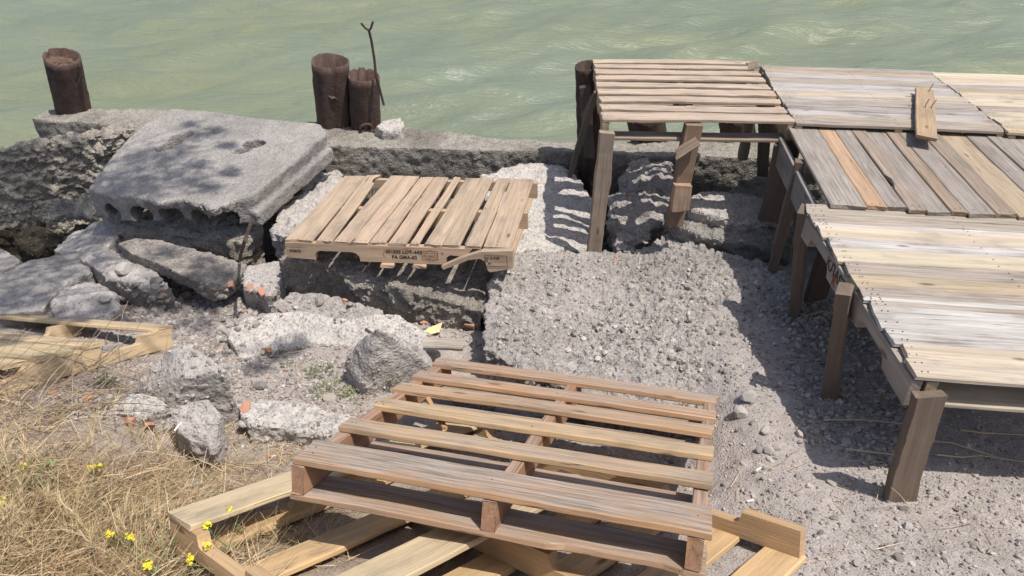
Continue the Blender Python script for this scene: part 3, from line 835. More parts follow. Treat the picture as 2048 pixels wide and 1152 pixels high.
# --- third: boards running towards the water
CZ = 0.47
mC = deck_rect((1662, 409), (2048, 432), (1572, 245), CZ, 0.13)
wC = 1.24
kC, dC = deck_skew((1662, 409), (2048, 432), (1572, 245), CZ)
pC = empty('pallet_deck', mC, 'grey brown deck pallet whose boards run towards the water', 'pallet', 'pallets laid as a deck on posts')
x = 0.0
nn = []
for c, w, wd in [(GREYC, .6, .155), (ORANGE, .35, .085), (GREYC, .55, .085), (BROWN, .55, .075), (GREYC, .45, .10), (BROWN, .3, .065), (GREYC, .4, .115), (BROWN, .4, .09), ((0.36, 0.27, 0.175), .3, .135), (GREYC, .45, .10), (GREYC, .5, .095), (GREYB, .7, .09), (GREYB, .7, .09)]:
    piece('deck_board', pC, (x + wd / 2 + kC * dC / 2, dC / 2 + random.uniform(-.015, .006), 0.13 - .0095 + random.uniform(-.003, .002)), dC, wd + .001, 0.019, jit(c), w, rot=(0, 0, math.radians(90) - math.atan(kC)), bow=random.uniform(-.004, .003), wane=.0007, bite=(-.28, -.17, .018, 1) if c is BROWN and abs(w - .55) < .01 else None)
    for y in (.03, dC / 2, dC - .03):
        for q in (.3, .7): nn.append((x + wd * q + kC * y, y + random.uniform(-.01, .01), .1312))
    x += wd + .002
nails(pC, nn)
for y, z in ((.03, .065), (dC / 2, .065), (dC - .03, .065)):
    piece('stringer', pC, (wC / 2 + kC * y, y, .062), wC, .04, .092, jit(BROWN), .3)
piece('side_plank', pC, (-.024 + kC * dC / 2, dC / 2, -.015), dC, .025, .15, (0.20, 0.19, 0.185), .8, rot=(0, 0, math.radians(90) - math.atan(kC)))
for y in (.05, dC - .05):
    piece('bottom_board', pC, (wC / 2 + kC * y, y, .006), wC, .1, .018, jit(BROWN), .4)

# --- nearest deck pallet with the stencilled notched stringer
mD = deck_rect((1833, 752), (2300, 786), (1607, 407), 0.45, 0.13)
kD, dD = deck_skew((1833, 752), (2300, 786), (1607, 407), 0.45)
aD = (0, 0, math.radians(90) - math.atan(kD))
pD = empty('pallet_deck', mD, 'nearest deck pallet with pale striped boards and lettered notched side', 'pallet', 'pallets laid as a deck on posts')
wD = 1.22
spD = [(LTAN, .35, .088), (LTAN, .12, .075), (WHITE, .75, .085), (WHITE, .7, .125), (GREYB, .5, .035), (WHITE, .2, .02), (GREYB, .6, .065), (TAN, .45, .085), (GREYB, .55, .085), (LTAN, .08, .098), (WHITE, .75, .085), (LTAN, .1, .10), (WHITE, .6, .025), (GREYB, .55, .075), (GREYB, .55, .085)]
boards_x(pD, spD, wD, 0.13, dD, skew=kD)
V, F = stringer_mesh(dD, 0.105, 0.036, [(-.40, -.17, .05), (.18, .42, .05)], seed=5)
st = profile_piece('stringer', pD, V, F, (0.012 + kD * dD / 2, dD / 2, 0.056), (0.34, 0.29, 0.25), .5, 'y', aD)
for xx in (0.06, wD / 2, wD - .02):
    V, F = stringer_mesh(dD, 0.088, 0.036, [(-.40, -.17, .035), (.18, .42, .035)], seed=int(xx * 90))
    profile_piece('stringer', pD, V, F, (xx + kD * dD / 2, dD / 2, 0.064), jit(TAN), .4, 'y', aD)
for y in (.06, dD / 2, dD - .06):
    piece('bottom_board', pD, (wD / 2 + .03 + kD * y, y, .010), wD - .02, .1, .018, jit(LTAN), .3)

# lettering helper: flat ink on a face, as meshes
def lettering(name, parent, text, size, loc, rot, mat, space=1.0, bold=0.0):
    cu = bpy.data.curves.new('txt', 'FONT')
    cu.body = text; cu.size = size; cu.space_character = space; cu.offset = bold
    t = bpy.data.objects.new('txt', cu); COL.objects.link(t)
    dg = bpy.context.evaluated_depsgraph_get(); dg.update()
    me = bpy.data.meshes.new_from_object(t.evaluated_get(dg))
    bpy.data.objects.remove(t)
    me.materials.clear(); me.materials.append(mat)
    o = bpy.data.objects.new(name, me); link(o, parent)
    o.location = loc; o.rotation_euler = rot
    return o
def outline_box(name, parent, w, h, t, loc, rot, mat):
    q = [(0, 0), (w, 0), (w, h), (0, h), (t, t), (w - t, t), (w - t, h - t), (t, h - t)]
    o = obj(name, [(a, b, 0) for a, b in q], [(0, 1, 5, 4), (1, 2, 6, 5), (2, 3, 7, 6), (3, 0, 4, 7)], mat, parent)
    o.location = loc; o.rotation_euler = rot
    return o
# left face of the near deck pallet looks along -x: text reads from the far end to the near end
RL = (math.radians(90), 0, math.radians(180))
tag(st, 'notched left stringer with black and red lettering')
lettering('lettering', st, 'K\u041bAST 8', 0.066, (.205, .0195, -.010), RL, INK, 1.0, .0014)
lettering('lettering', st, 'R', 0.058, (.12, .0200, -.042), RL, RED, 1.0, .002)
lettering('lettering', st, '8', 0.055, (.04, .0200, -.046), RL, RED, 1.0, .0012)

# --- posts
def post(label, top, bot, W, T, col, weather, rz=0.0, name='deck_post', group='posts under the deck'):
    top, bot = Vector(top), Vector(bot)
    d = top - bot
    L = d.length
    q = d.to_track_quat('X', 'Z').to_matrix().to_4x4()
    m = Matrix.Translation((top + bot) / 2) @ Matrix.Identity(4)
    # build a frame: x along the post, y its wide face, z its thin side towards the viewer
    ex = d.normalized()
    ey = Vector((math.cos(rz), math.sin(rz), 0)); ey = (ey - ex * ey.dot(ex)).normalized()
    ez = ex.cross(ey)
    SEED[0] += 1
    V, F = board_mesh(L, W, T, SEED[0], wane=.0028, ragged=.004, nseg=max(10, int(L / .03)))
    o = obj(name, V, F, WOOD)
    bm = bmesh.new(); bm.from_mesh(o.data); bmesh.ops.recalc_face_normals(bm, faces=bm.faces); bm.to_mesh(o.data); bm.free()
    c = (top + bot) / 2
    o.matrix_world = Matrix(((ex.x, ey.x, ez.x, c.x), (ex.y, ey.y, ez.y, c.y), (ex.z, ey.z, ez.z, c.z), (0, 0, 0, 1)))
    o.color = (*col, weather)
    return tag(o, label, 'post', group)
def post_px(label, t, b, y, W, T, col, weather, rz=0.0, yb=None, down=0.06):
    T0, B0 = atY(*t, y), atY(*b, yb or y)
    B0 = B0 + (B0 - T0).normalized() * down
    return post(label, T0, B0, W, T, col, weather, rz)
PBR = (0.155, 0.112, 0.082)
post_px('short brown post at the near corner of the nearest deck pallet', (1858, 786), (1802, 985), 1.735, .10, .036, PBR, .25, 0.05, 1.70)
post_px('brown post against the lettered side of the nearest deck pallet', (1690, 578), (1662, 792), 2.30, .055, .085, PBR, .25, -0.5)
post_px('brown post at the far left corner of the nearest deck pallet', (1610, 418), (1590, 612), 2.95, .05, .09, PBR, .25, -0.5)
post_px('slim leaning post beside the grey brown deck pallet', (1602, 318), (1546, 532), 3.45, .05, .06, PBR, .2, -0.3, 3.40)
post_px('tall pale post at the near left corner of the slatted pallet', (1214, 262), (1188, 500), 3.84, .085, .04, (0.30, 0.235, 0.175), .45, 0.08, 3.86)
mp = post_px('square topped middle post with a nailed cleat under the slatted pallet', (1388, 246), (1358, 400), 3.86, .095, .055, (0.22, 0.15, 0.10), .2, 0.1, 3.84, .16)
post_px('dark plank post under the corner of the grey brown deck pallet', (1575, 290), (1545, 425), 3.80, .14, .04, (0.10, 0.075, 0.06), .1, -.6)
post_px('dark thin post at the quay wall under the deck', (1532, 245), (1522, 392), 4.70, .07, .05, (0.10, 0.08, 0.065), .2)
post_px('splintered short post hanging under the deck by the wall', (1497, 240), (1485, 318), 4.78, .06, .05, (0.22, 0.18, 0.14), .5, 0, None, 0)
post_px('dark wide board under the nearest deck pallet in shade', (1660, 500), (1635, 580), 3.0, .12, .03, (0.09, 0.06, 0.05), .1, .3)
for lb, x_, y_, zt in [('brown post under the right near corner of the nearest deck pallet', 2.46, 1.80, .40), ('brown post under the right far corner of the nearest deck pallet', 2.52, 2.92, .40),
                       ('brown post under the right side of the grey brown deck pallet', 2.72, 3.85, .42), ('brown post under the outer far corner of the deck', 3.75, 4.70, .42)]:
    post(lb, (x_, y_, zt - .06), (x_ + .02, y_, float(ground_h(x_, y_)) - .08), .09, .05, PBR, .3)
cl1 = piece('timber_cleat', None, (0, 0, 0), .15, .055, .03, (0.30, 0.21, 0.14), .3); c = atY(1372, 297, 3.80); cl1.location = c
cl1.rotation_euler = (math.radians(65), math.radians(-38), 0); tag(cl1, 'small slanting cleat nailed on the middle post', 'cleat')
cl2 = piece('timber_block', None, (0, 0, 0), .16, .10, .06, (0.36, 0.24, 0.16), .2); c = atY(1362, 394, 3.79); cl2.location = c
cl2.rotation_euler = (0, math.radians(-86), math.radians(90)); tag(cl2, 'short timber block at the foot of the middle post', 'timber block')
pr = post('thin dark pole propped from slatted pallet down to the chalky rock', at(1194, 182, .47), at(1139, 353, -.26), .035, .03, (0.10, 0.085, 0.075), .3, 0, 'propped_pole', None)
pr['category'] = 'pole'

# --- loose plank lying on the deck
lp0, lp1 = at(1853, 276, .527), at(1848, 181, .53)
_ey = (lp1 - lp0).normalized(); _ex = _ey.cross(Vector((0, 0, 1))).normalized()
lpm = frame(lp0 - _ex * .05, lp0 + _ex * .05, lp1 - _ex * .05, 0)
lpk = empty('loose_plank', lpm, 'short tan plank with bent nails lying across the deck', 'plank')
LL = (lp1 - lp0).length
piece('plank', lpk, (.05, LL / 2, .0), LL, .098, .022, (0.38, 0.265, 0.16), .15, 'y', ragged=.012)
def tube(path, rad, seg=6, taper=1.0):
    path = [Vector(p) for p in path]
    V, F = [], []
    n = len(path)
    for i, p in enumerate(path):
        t = (path[min(i + 1, n - 1)] - path[max(i - 1, 0)]).normalized()
        a = t.orthogonal().normalized(); b = t.cross(a)
        if i: # keep the ring from twisting
            a = (pa - t * pa.dot(t)).normalized(); b = t.cross(a)
        pa = a
        rr = rad * (1 + (taper - 1) * i / max(1, n - 1))
        for k in range(seg):
            g = 2 * math.pi * k / seg
            V.append(p + (a * math.cos(g) + b * math.sin(g)) * rr)
    for i in range(n - 1):
        for k in range(seg):
            q = (k + 1) % seg
            F.append((i * seg + k, i * seg + q, (i + 1) * seg + q, (i + 1) * seg + k))
    F.append(tuple(reversed(range(seg)))); F.append(tuple(range((n - 1) * seg, n * seg)))
    return V, F
for x, y, dx in ((.045, LL * .56, .01), (.075, LL * .56, .015), (.07, LL * .93, .012)):
    V, F = tube([(x, y, .01), (x + dx * .3, y, .035), (x + dx, y + .01, .06)], .0022, 5)
    obj('nail', V, F, NAIL, lpk)

# --- notched light pallet (boards run away from the viewer, stringers across)
mM = frame((-1.192, 3.348, .044), (.015, 3.18, .099), (-1.126, 4.411, -.069), 0.13)
pM = empty('pallet', mM, 'light brown notched pallet with stencilled broken front stringer on the rubble', 'pallet')
MT = (0.46, 0.335, 0.228)
nn = []
for x0, w, sk in [(0, .148, -.03), (.173, .087, -.05), (.267, .092, .012), (.361, .092, .012), (.462, .082, .012), (.56, .095, .0), (.675, .045, .014), (.751, .094, .012), (.847, .088, .008), (.967, .08, 0), (1.057, .14, 0)]:
    c = jit(MT, .08)
    b = piece('deck_board', pM, (x0 + w / 2 + sk / 2, .51, .13 - .008), 1.016, w, .016, c, .25, rot=(0, 0, math.radians(90) - sk / 1.016), wane=.0012, bow=random.uniform(-.002, .003),
              bite=(.36, .47, .04, -1) if abs(x0 - .173) < .01 else None)
    for y in (.02, .51, .99):
        for q in (.2, .5, .8): nn.append((x0 + w * q + sk * (y / 1.016), y + random.uniform(-.008, .008), .1305))
nails(pM, nn)
for y in (.51, .996):
    V, F = stringer_mesh(1.22, .098, .036, [(-.46, -.24, .04), (.24, .46, .04)], seed=int(y * 50))
    profile_piece('stringer', pM, V, F, (.61, y, .066), jit(MT), .2)
# front stringer: long left part with its first notch, cracked; right end piece hangs tilted
def poly_piece(name, parent, prof, T, loc, col, weather, rot=(0, 0, 0)):
    n = len(prof)
    V = [(x, -T / 2, z) for x, z in prof] + [(x, T / 2, z) for x, z in prof]
    F = [tuple(range(n)), tuple(reversed(range(n, 2 * n)))] + [((i + 1) % n, i, i + n, (i + 1) % n + n) for i in range(n)]
    return profile_piece(name, parent, V, F, loc, col, weather, 'x', rot)
fs = poly_piece('front_stringer', pM, [(0, .03), (.155, .022), (.158, .05), (.168, .068), (.19, .075), (.36, .073), (.385, .066), (.398, .05), (.402, .022), (.84, .020), (.86, .03), (.862, .06), (.885, .075), (.93, .07), (.98, .088), (1.0, .112), (.5, .114), (0, .114)], .038, (0, .02, 0), MT, .12)
tag(fs, 'front stringer stencilled in black with red scribbles')
fe = poly_piece('broken_stringer_end', pM, [(-.16, -.02), (-.15, -.035), (-.06, .0), (-.01, .022), (.05, .03), (.075, .015), (.085, -.035), (.095, -.045), (.215, -.02), (.222, .075), (.06, .068), (-.05, .03)], .038, (1.0, -.022, .05), MT, .15, (0, math.radians(-3), math.radians(-4)))
tag(fe, 'split right end of the front stringer hanging askew')
for x in (.55, .72):
    piece('bottom_board', pM, (x, .45, .010), .95, .07, .018, jit(MT), .2, 'y')
for x in (.06, 1.14):
    piece('bottom_board', pM, (x, .53, .010), .95, .10, .018, jit(MT), .2, 'y')
RF = (math.radians(90), 0, 0)
lettering('lettering', pM, '001E35 LOT-443', .026, (.545, -.0005, .076), RF, INK, 1.05, .0009)
lettering('lettering', pM, 'PA GMA-02', .026, (.575, -.0005, .046), RF, INK, 1.05, .0009)
lettering('lettering', pM, 'PEM38', .022, (.02, -.0005, .062), RF, INK, 1.0, .0003)
outline_box('stamp_frame', pM, .085, .05, .002, (.735, -.0005, .045), RF, INK)
outline_box('stamp_frame', pM, .045, .024, .0015, (.758, -.001, .058), RF, INK)
lettering('lettering', pM, '15402', .015, (.760, -.0005, .062), RF, INK)
lettering('lettering', pM, 'F\nP', .016, (.741, -.0005, .076), RF, INK)
lettering('lettering', pM, 'HT', .012, (.765, -.0005, .047), RF, INK)
lettering('lettering', pM, '1L', .018, (.835, -.0005, .078), RF, INK)
def ring_mesh(rx, ry, t, a0=0, a1=6.283, n=24):
    V, F = [], []
    for i in range(n + 1):
        a = a0 + (a1 - a0) * i / n
        V += [(rx * math.cos(a), ry * math.sin(a), 0), ((rx - t) * math.cos(a), (ry - t) * math.sin(a), 0)]
    for i in range(n): F.append((2 * i, 2 * i + 2, 2 * i + 3, 2 * i + 1))
    return V, F
for cx, cz, rx, ry, a0, a1 in ((.782, .070, .033, .030, 0, 6.28), (.66, .088, .025, .022, -.3, 3.5), (.55, .070, .02, .02, 1.2, 4.4)):
    V, F = ring_mesh(rx, ry, .003, a0, a1)
    o = obj('red_scribble', V, F, RED, pM); o.location = (cx, -.0012, cz); o.rotation_euler = RF
# stamp on the hanging end, which carries its own tilt
for nm, tx, sz, x, z in (('lettering', 'E-938', .020, .105, .028), ('lettering', 'MT', .014, .09, .0), ('lettering', 'UA\n35', .014, .078, .030)):
    o = lettering(nm, fe, tx, sz, (x, -.0200, z), RF, INK, 1.0, .0004)
o = outline_box('stamp_frame', fe, .115, .062, .002, (.075, -.0198, -.012), RF, INK)

# --- grey pallet in the foreground
mN = frame((-.655, 1.53, .365), (.495, 1.198, .451), (-.285, 2.587, -.114), 0.135)
pN = empty('pallet', mN, 'big weathered six board pallet tilted in the foreground', 'pallet')
NT_ = (0.42, 0.24, 0.12)
nn = []
NL, ND = 1.20, 1.215
for y, w, we, c in [(.075, .15, .85, NT_), (.325, .09, .6, (0.46, 0.30, 0.165)), (.55, .088, .45, (0.50, 0.335, 0.18)), (.745, .088, .5, (0.46, 0.29, 0.155)), (.925, .09, .7, NT_), (1.135, .10, .8, NT_)]:
    piece('deck_board', pN, (NL / 2 + random.uniform(-.008, .008), y, .135 - .011), NL + random.uniform(-.01, .01), w, .022, jit(c), we, wane=.0016, bow=random.uniform(-.003, .003), ragged=.003, rot=(0, 0, random.uniform(-.006, .006)))
    for x in (.03, .045, NL / 2, NL - .03): nn.append((x, y + random.uniform(-.03, .03), .1355))
nails(pN, nn)
for x in (.025, NL / 2 + .02, NL - .03):
    V, F = stringer_mesh(ND, .091, .042, [], seed=int(x * 70))
    piece('stringer', pN, (x, ND / 2, .0675), ND, .042, .0905, jit((0.33, 0.18, 0.10)), .55, 'y', wane=.0008)
for y, w in ((.075, .15), (.42, .09), (.86, .10), (1.15, .12)):
    piece('bottom_board', pN, (NL / 2, y, .011), NL, w, .022, jit((0.38, 0.24, 0.14)), .75, bite=(.2, .5, .012, -1) if y < .1 else None)
# a splintered offcut jammed through the pallet
o = piece('brace_stick', pN, (.22, .60, .10), .24, .02, .016, (0.50, 0.30, 0.14), .1, rot=(0, math.radians(8), math.radians(-52)))

# --- fresh yellow pallet lying upside down beneath it
FB = -.47
def on_plane(px, py, z0):
    r = ray(px, py)
    t = (z0 - 1.5 * FB - CAMH) / (r.z - FB * r.y)
    return Vector((0, 0, CAMH)) + r * t
f0 = on_plane(336, 1022, .145)
f1 = on_plane(575, 943, .145)
ex = (f1 - f0).normalized()
nrm = Vector((0, -FB, 1)).normalized()
ey = nrm.cross(ex)     # pointing back-left
WF = 1.27; DF = 1.50
oF = f0 - nrm * .125
mF = Matrix(((ex.x, ey.x, nrm.x, oF.x), (ex.y, ey.y, nrm.y, oF.y), (ex.z, ey.z, nrm.z, oF.z), (0, 0, 0, 1)))
pF = empty('pallet', mF, 'fresh yellow pallet lying upside down beneath the foreground pallet', 'pallet')
FR_ = (0.53, 0.365, 0.195)
# local x along boards, local y negative towards the viewer
for y, w, ln in ((-.075, .15, WF), (-.775, .14, 1.08)):
    piece('top_board', pF, (ln / 2, y, .125 - .010), ln, w, .020, jit((0.56, 0.435, 0.275)), .2, wane=.0006)
for y in (-.07, -.36, -.61, -.83, -1.03, -1.25, -1.45):
    piece('bottom_board', pF, (WF / 2, y, .010), WF, .12, .020, jit(FR_), .03, wane=.0006)
for k, x in enumerate((.022, WF / 2, WF - .022)):
    V, F = stringer_mesh(DF, .088, .040, [(-.56, -.28, .04), (.28, .56, .04)], seed=k, top=True)
    profile_piece('stringer', pF, V, F, (x, -DF / 2, .0625), jit((0.46, 0.31, 0.17)), .1, 'y')

# --- left pallet, upside down, cut by the frame
def on_bank(px, py, z0=-.13, y0=2.8, b=-.48):
    r = ray(px, py)
    return Vector((0, 0, CAMH)) + r * ((z0 - b * y0 - CAMH) / (r.z - b * r.y))
l0 = on_bank(343, 650); l1 = on_bank(0, 622); l2 = on_bank(0, 735)
exl = (l0 - l1).normalized(); sd = (l2 - l0).normalized()
mL = frame(l0 - exl * 1.2, l0, l0 - exl * 1.2 - sd, .13)
pL = empty('pallet', mL, 'pale yellow pallet lying upside down at the left edge', 'pallet')
LD = 1.16
for y, w, z in ((-.05, .11, .12), (-.44, .10, .12), (-.55, .10, .12), (-.67, .10, .121), (-.80, .10, .12), (-1.04, .11, .12)):
    piece('top_board', pL, (.6, y, z), 1.2, w, .019, jit((0.57, 0.43, 0.25)), .3)
for y in (-.06, -.30, -.48, -.66, -.86, -1.08):
    piece('bottom_board', pL, (.6, y, .010), 1.2, .10, .019, jit((0.48, 0.35, 0.20)), .3)
for k, x in enumerate((.022, .6, 1.178)):
    V, F = stringer_mesh(LD, .092, .038, [(-.43, -.20, .04), (.17, .40, .04)], seed=k + 8, top=True)
    profile_piece('stringer', pL, V, F, (x, -LD / 2, .065), jit((0.58, 0.43, 0.26)), .15, 'y')

# --- small board in the rubble
sb = piece('board_offcut', None, (0, 0, 0), .20, .07, .02, (0.36, 0.30, 0.22), .7)
sb.location = at(888, 688, -.17); sb.rotation_euler = (math.radians(8), 0, math.radians(-3))
tag(sb, 'short grey board offcut lying behind the foreground pallet', 'board')

# ------------------------------------------------------------------ steel piles
def pile(label, base, top, r, mat, seed, fill=True, dent=None, group='rusty steel pipe piles', rag=.005, deep=.2):
    base, top = Vector(base), Vector(top)
    d = (top - base); L = d.length
    q = Vector((0, 0, 1)).rotation_difference(d.normalized()).to_matrix().to_4x4()
    e = empty('steel_pile', Matrix.Translation(base) @ q, label, 'pile', group)
    n, m = 40, 28
    rr = np.random.default_rng(seed)
    V, F = [], []
    topz = [L - (.022 if rr.random() < .05 else 0) + rag * math.sin(2 * math.pi * k / n * 2 + seed) + rr.uniform(-rag, rag) * .5 for k in range(n)]
    def prof(k, i, R):
        a = 2 * math.pi * k / n
        R2 = R
        if dent is not None:
            da = (a - dent + math.pi) % (2 * math.pi) - math.pi
            R2 = R * (1 - .22 * math.exp(-(da / .35) ** 2))
        z = topz[k] * i / m
        q3 = Vector((math.cos(a) * 3 + seed * 9, math.sin(a) * 3, z * 9))
        R2 += .0025 * math.sin(3 * a + seed) + .004 * mnoise.noise(q3) + .0035 * (1 if mnoise.noise(q3 * 1.7 + Vector((4, 0, 0))) > .12 else 0)
        return (R2 * math.cos(a), R2 * math.sin(a), z)
    for i in range(m + 1):
        for k in range(n): V.append(prof(k, i, r))
    for k in range(n): V.append(prof(k, m, r - .012))
    for k in range(n):
        x, y, z = prof(k, m, r - .014); V.append((x, y, L - .40))
    rings = m + 3
    for i in range(rings - 1):
        for k in range(n):
            j = (k + 1) % n
            F.append((i * n + k, i * n + j, (i + 1) * n + j, (i + 1) * n + k))
    o = obj('pipe', V, F, mat, e, True)
    if fill:
        V = [(0, 0, L - deep - .01)]; F = []
        for ri in (.4, .75, 1):
            for k in range(n):
                a = 2 * math.pi * k / n
                V.append(((r - .013) * ri * math.cos(a), (r - .013) * ri * math.sin(a), L - deep - .05 * ri * (0.5 + .5 * math.sin(a + seed)) + rr.uniform(-.012, .012)))
        for k in range(n): F.append((0, 1 + k, 1 + (k + 1) % n))
        for q_ in range(2):
            for k in range(n):
                j = (k + 1) % n
                F.append((1 + q_ * n + k, 1 + (q_ + 1) * n + k, 1 + (q_ + 1) * n + j, 1 + q_ * n + j))
        obj('soil_fill', V, F, SOIL, e)
    return e
def pile_px(label, t, b, y, r, mat, seed, extra=.9, lean=-.07, **kw):
    T0, B0 = atY(*t, y + lean), atY(*b, y)
    B1 = B0 + (B0 - T0).normalized() * extra
    return pile(label, B1, T0, r, mat, seed, **kw)
pile_px('lone leaning rusty pipe pile at the far left', (123, 113), (146, 216), 5.92, .130, RUST, 1, deep=.045, lean=-.10)
pm = pile_px('taller creased rusty pipe pile of the middle pair', (660, 122), (670, 250), 5.60, .137, RUST, 2, dent=-1.35)
ps = pile_px('shorter rusty pipe pile of the middle pair', (728, 150), (732, 252), 5.56, .114, RUST, 3)
pile_px('dark pipe pile at the left corner of the slatted pallet', (1176, 132), (1180, 305), 5.02, .085, RUST_DARK, 4, extra=.3)
pile_px('dark pipe pile seen under the slatted pallet left of the middle post', (1290, 225), (1300, 290), 5.42, .14, RUST_DARK, 5, fill=False)
pile_px('dark pipe pile seen under the slatted pallet right of the middle post', (1472, 225), (1478, 290), 5.42, .13, RUST_DARK, 6, fill=False)
pile_px('dark stub of pipe pile under the deck joint', (1540, 225), (1541, 255), 5.42, .09, RUST_DARK, 7, fill=False, extra=.05)
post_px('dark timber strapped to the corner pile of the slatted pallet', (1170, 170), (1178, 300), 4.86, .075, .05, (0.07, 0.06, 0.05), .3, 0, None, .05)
# rusty flange scrap on the lone pile
V, F = tube([atY(160, 132, 5.80), atY(163, 150, 5.80), atY(158, 166, 5.80)], .012, 6)
o = obj('steel_scrap', V, F, RUST_DARK); recentre(o, V[0]); tag(o, 'small rusty scrap sticking out of the lone leaning pile', 'scrap')

# forked wire rod stuck in the shorter pile
yw = 5.38
pth = [atY(768, 211, yw - .02), atY(760, 180, yw), atY(752, 152, yw), atY(749, 120, yw + .02), atY(743, 82, yw + .03), atY(738, 61, yw + .03)]
fr0 = Vector(pth[0])
wfk = empty('forked_rod', Matrix.Translation(fr0), 'thin bent iron rod with a forked tip on the shorter pile', 'rod')
V, F = tube([p - fr0 for p in pth], .0095, 7); obj('rod', V, F, RUST_DARK, wfk)
for e_ in ((722, 46), (746, 43)):
    V, F = tube([pth[-1] - fr0, atY((738 + e_[0]) / 2, 56, yw + .03) - fr0, atY(*e_, yw + .03) - fr0], .008, 7); obj('prong', V, F, RUST_DARK, wfk)
# mooring ring
V = []; F = []
c0 = at(734, 262, -.19)
V, F = tube([c0 + Vector((.055 * math.cos(a), 0.01 * math.sin(a * 2), .055 * math.sin(a))) for a in np.linspace(-.35, math.pi + .35, 14)], .011, 7)
o = obj('mooring_ring', V, F, RUST); recentre(o, c0); tag(o, 'rusty iron ring half sunk in the quay wall top', 'ring')
chunk('concrete_fragment', 'small pale stone on the quay wall beside the iron ring', 'stone', P([(752, 252, -.13), (770, 241, -.12), (800, 238, -.11), (807, 250, -.12), (800, 262, -.14), (765, 262, -.14)]), .09, CONC_WHITE, .008, (.02, .012, .006), 61, 1.0)
# reinforcing bars
for lb, pp, r_ in [('rusty bar standing between slab and light pallet', [at(480, 515, -.26), atY(490, 480, 3.1), atY(503, 442, 3.16)], .009),
                   ('short rusty bar across the hole of the hollow slab', [at(472, 303, -.06), at(488, 303, -.045), at(503, 305, -.06)], .012),
                   ('left stub of rebar out of the triangular rock', [at(732, 659, -.06), at(745, 668, -.05), at(756, 674, -.08)], .008),
                   ('right stub of rebar out of the triangular rock', [at(773, 690, -.05), at(782, 696, -.05), at(790, 706, -.08)], .008)]:
    V, F = tube(pp, r_, 7); o = obj('rebar', V, F, RUST); recentre(o, pp[0]); tag(o, lb, 'rebar')

# ------------------------------------------------------------------ stones, bricks, gravel
ico = bmesh.new(); bmesh.ops.create_icosphere(ico, subdivisions=1, radius=1)
IV0 = np.array([v.co[:] for v in ico.verts]); IF0 = [tuple(v.index for v in f.verts) for f in ico.faces]; ico.free()
ico = bmesh.new(); bmesh.ops.create_icosphere(ico, subdivisions=2, radius=1)
IV1 = np.array([v.co[:] for v in ico.verts]); IF1 = [tuple(v.index for v in f.verts) for f in ico.faces]; ico.free()
def stone_shape(V, seed, box=0.5):
    r = np.random.default_rng(seed)
    p = V.copy()
    for k in range(7):                                    # knock flat facets off
        n = r.normal(size=3); n /= np.linalg.norm(n)
        d = r.uniform(.45, .85)
        s = p @ n
        p = p - np.where(s > d, s - d, 0)[:, None] * n
    p = p * (1 + .12 * fbm(V * 1.7 + seed, seed, 2))[:, None]
    return p * np.array([1, r.uniform(.65, .95), r.uniform(.5, .8)])
variants = []
for k in range(9):
    me = bpy.data.meshes.new('rubble_stone')
    me.from_pydata([tuple(v) for v in stone_shape(IV1, 200 + k)], [], IF1)
    me.materials.append(STONE)
    variants.append(me)
bvar = []
for k in range(4):
    r = np.random.default_rng(k)
    p = np.sign(IV1) * np.abs(IV1) ** .35
    p = stone_shape(p, 300 + k) * np.array([1, .8, .7])
    me = bpy.data.meshes.new('brick_fragment'); me.from_pydata([tuple(v) for v in p], [], IF1); me.materials.append(BRICK)
    bvar.append(me)
STONE_PALE = mat_simple('pale_stone', (0.32, 0.295, 0.27), 0.95, 0.3, 45)
pvar = []
for k in range(3):
    me = bpy.data.meshes.new('rubble_stone'); me.from_pydata([tuple(v) for v in stone_shape(IV1, 400 + k)], [], IF1); me.materials.append(STONE_PALE); pvar.append(me)
def stone_at(px, py, size_px, label, cat, group, mesh, name, sink=.25):
    h = hit(px, py)
    if h is None: return
    dist = (h - Vector((0, 0, CAMH))).length
    s = size_px * dist / FPX * .5
    o = bpy.data.objects.new(name, mesh)
    COL.objects.link(o)
    o.location = h + Vector((0, 0, s * (.5 - sink)))
    o.rotation_euler = (random.uniform(-.4, .4), random.uniform(-.4, .4), random.uniform(0, 6.28))
    o.scale = (s, s, s)
    return tag(o, label, cat, group)
def in_poly(x, y, poly):
    ins = False
    j = len(poly) - 1
    for i in range(len(poly)):
        xi, yi = poly[i]; xj, yj = poly[j]
        if (yi > y) != (yj > y) and x < (xj - xi) * (y - yi) / (yj - yi) + xi: ins = not ins
        j = i
    return ins
RUB = [(240, 580), (330, 560), (420, 590), (480, 570), (560, 590), (530, 620), (460, 650), (440, 700), (340, 640), (245, 620)]
def scatter_px(poly, n):
    xs = [p[0] for p in poly]; ys = [p[1] for p in poly]; out = []
    while len(out) < n:
        x, y = random.uniform(min(xs), max(xs)), random.uniform(min(ys), max(ys))
        if in_poly(x, y, poly): out.append((x, y))
    return out
for x, y in scatter_px(RUB, 70):
    stone_at(x, y, random.uniform(11, 26), 'small broken stone in the rubble patch below the flat tilted slab', 'stone', 'stones in the rubble patch', random.choice(variants), 'rubble_stone')
RGT = [(1450, 790), (1560, 700), (1640, 860), (1760, 990), (2040, 1000), (2040, 1150), (1640, 1150), (1620, 1050), (1440, 1000)]
for x, y in scatter_px(RGT, 40):
    stone_at(x, y, random.uniform(9, 20), 'loose grey pebble on the dusty ground at lower right', 'stone', 'loose pebbles at lower right', random.choice(variants), 'pebble')
SHD = [(1580, 700), (1640, 660), (1760, 800), (1790, 940), (1660, 900), (1600, 840)]
for x, y in scatter_px(SHD, 30):
    stone_at(x, y, random.uniform(9, 22), 'pebble lying in the shade under the nearest deck pallet', 'stone', 'pebbles in the deck shade', random.choice(variants), 'pebble')
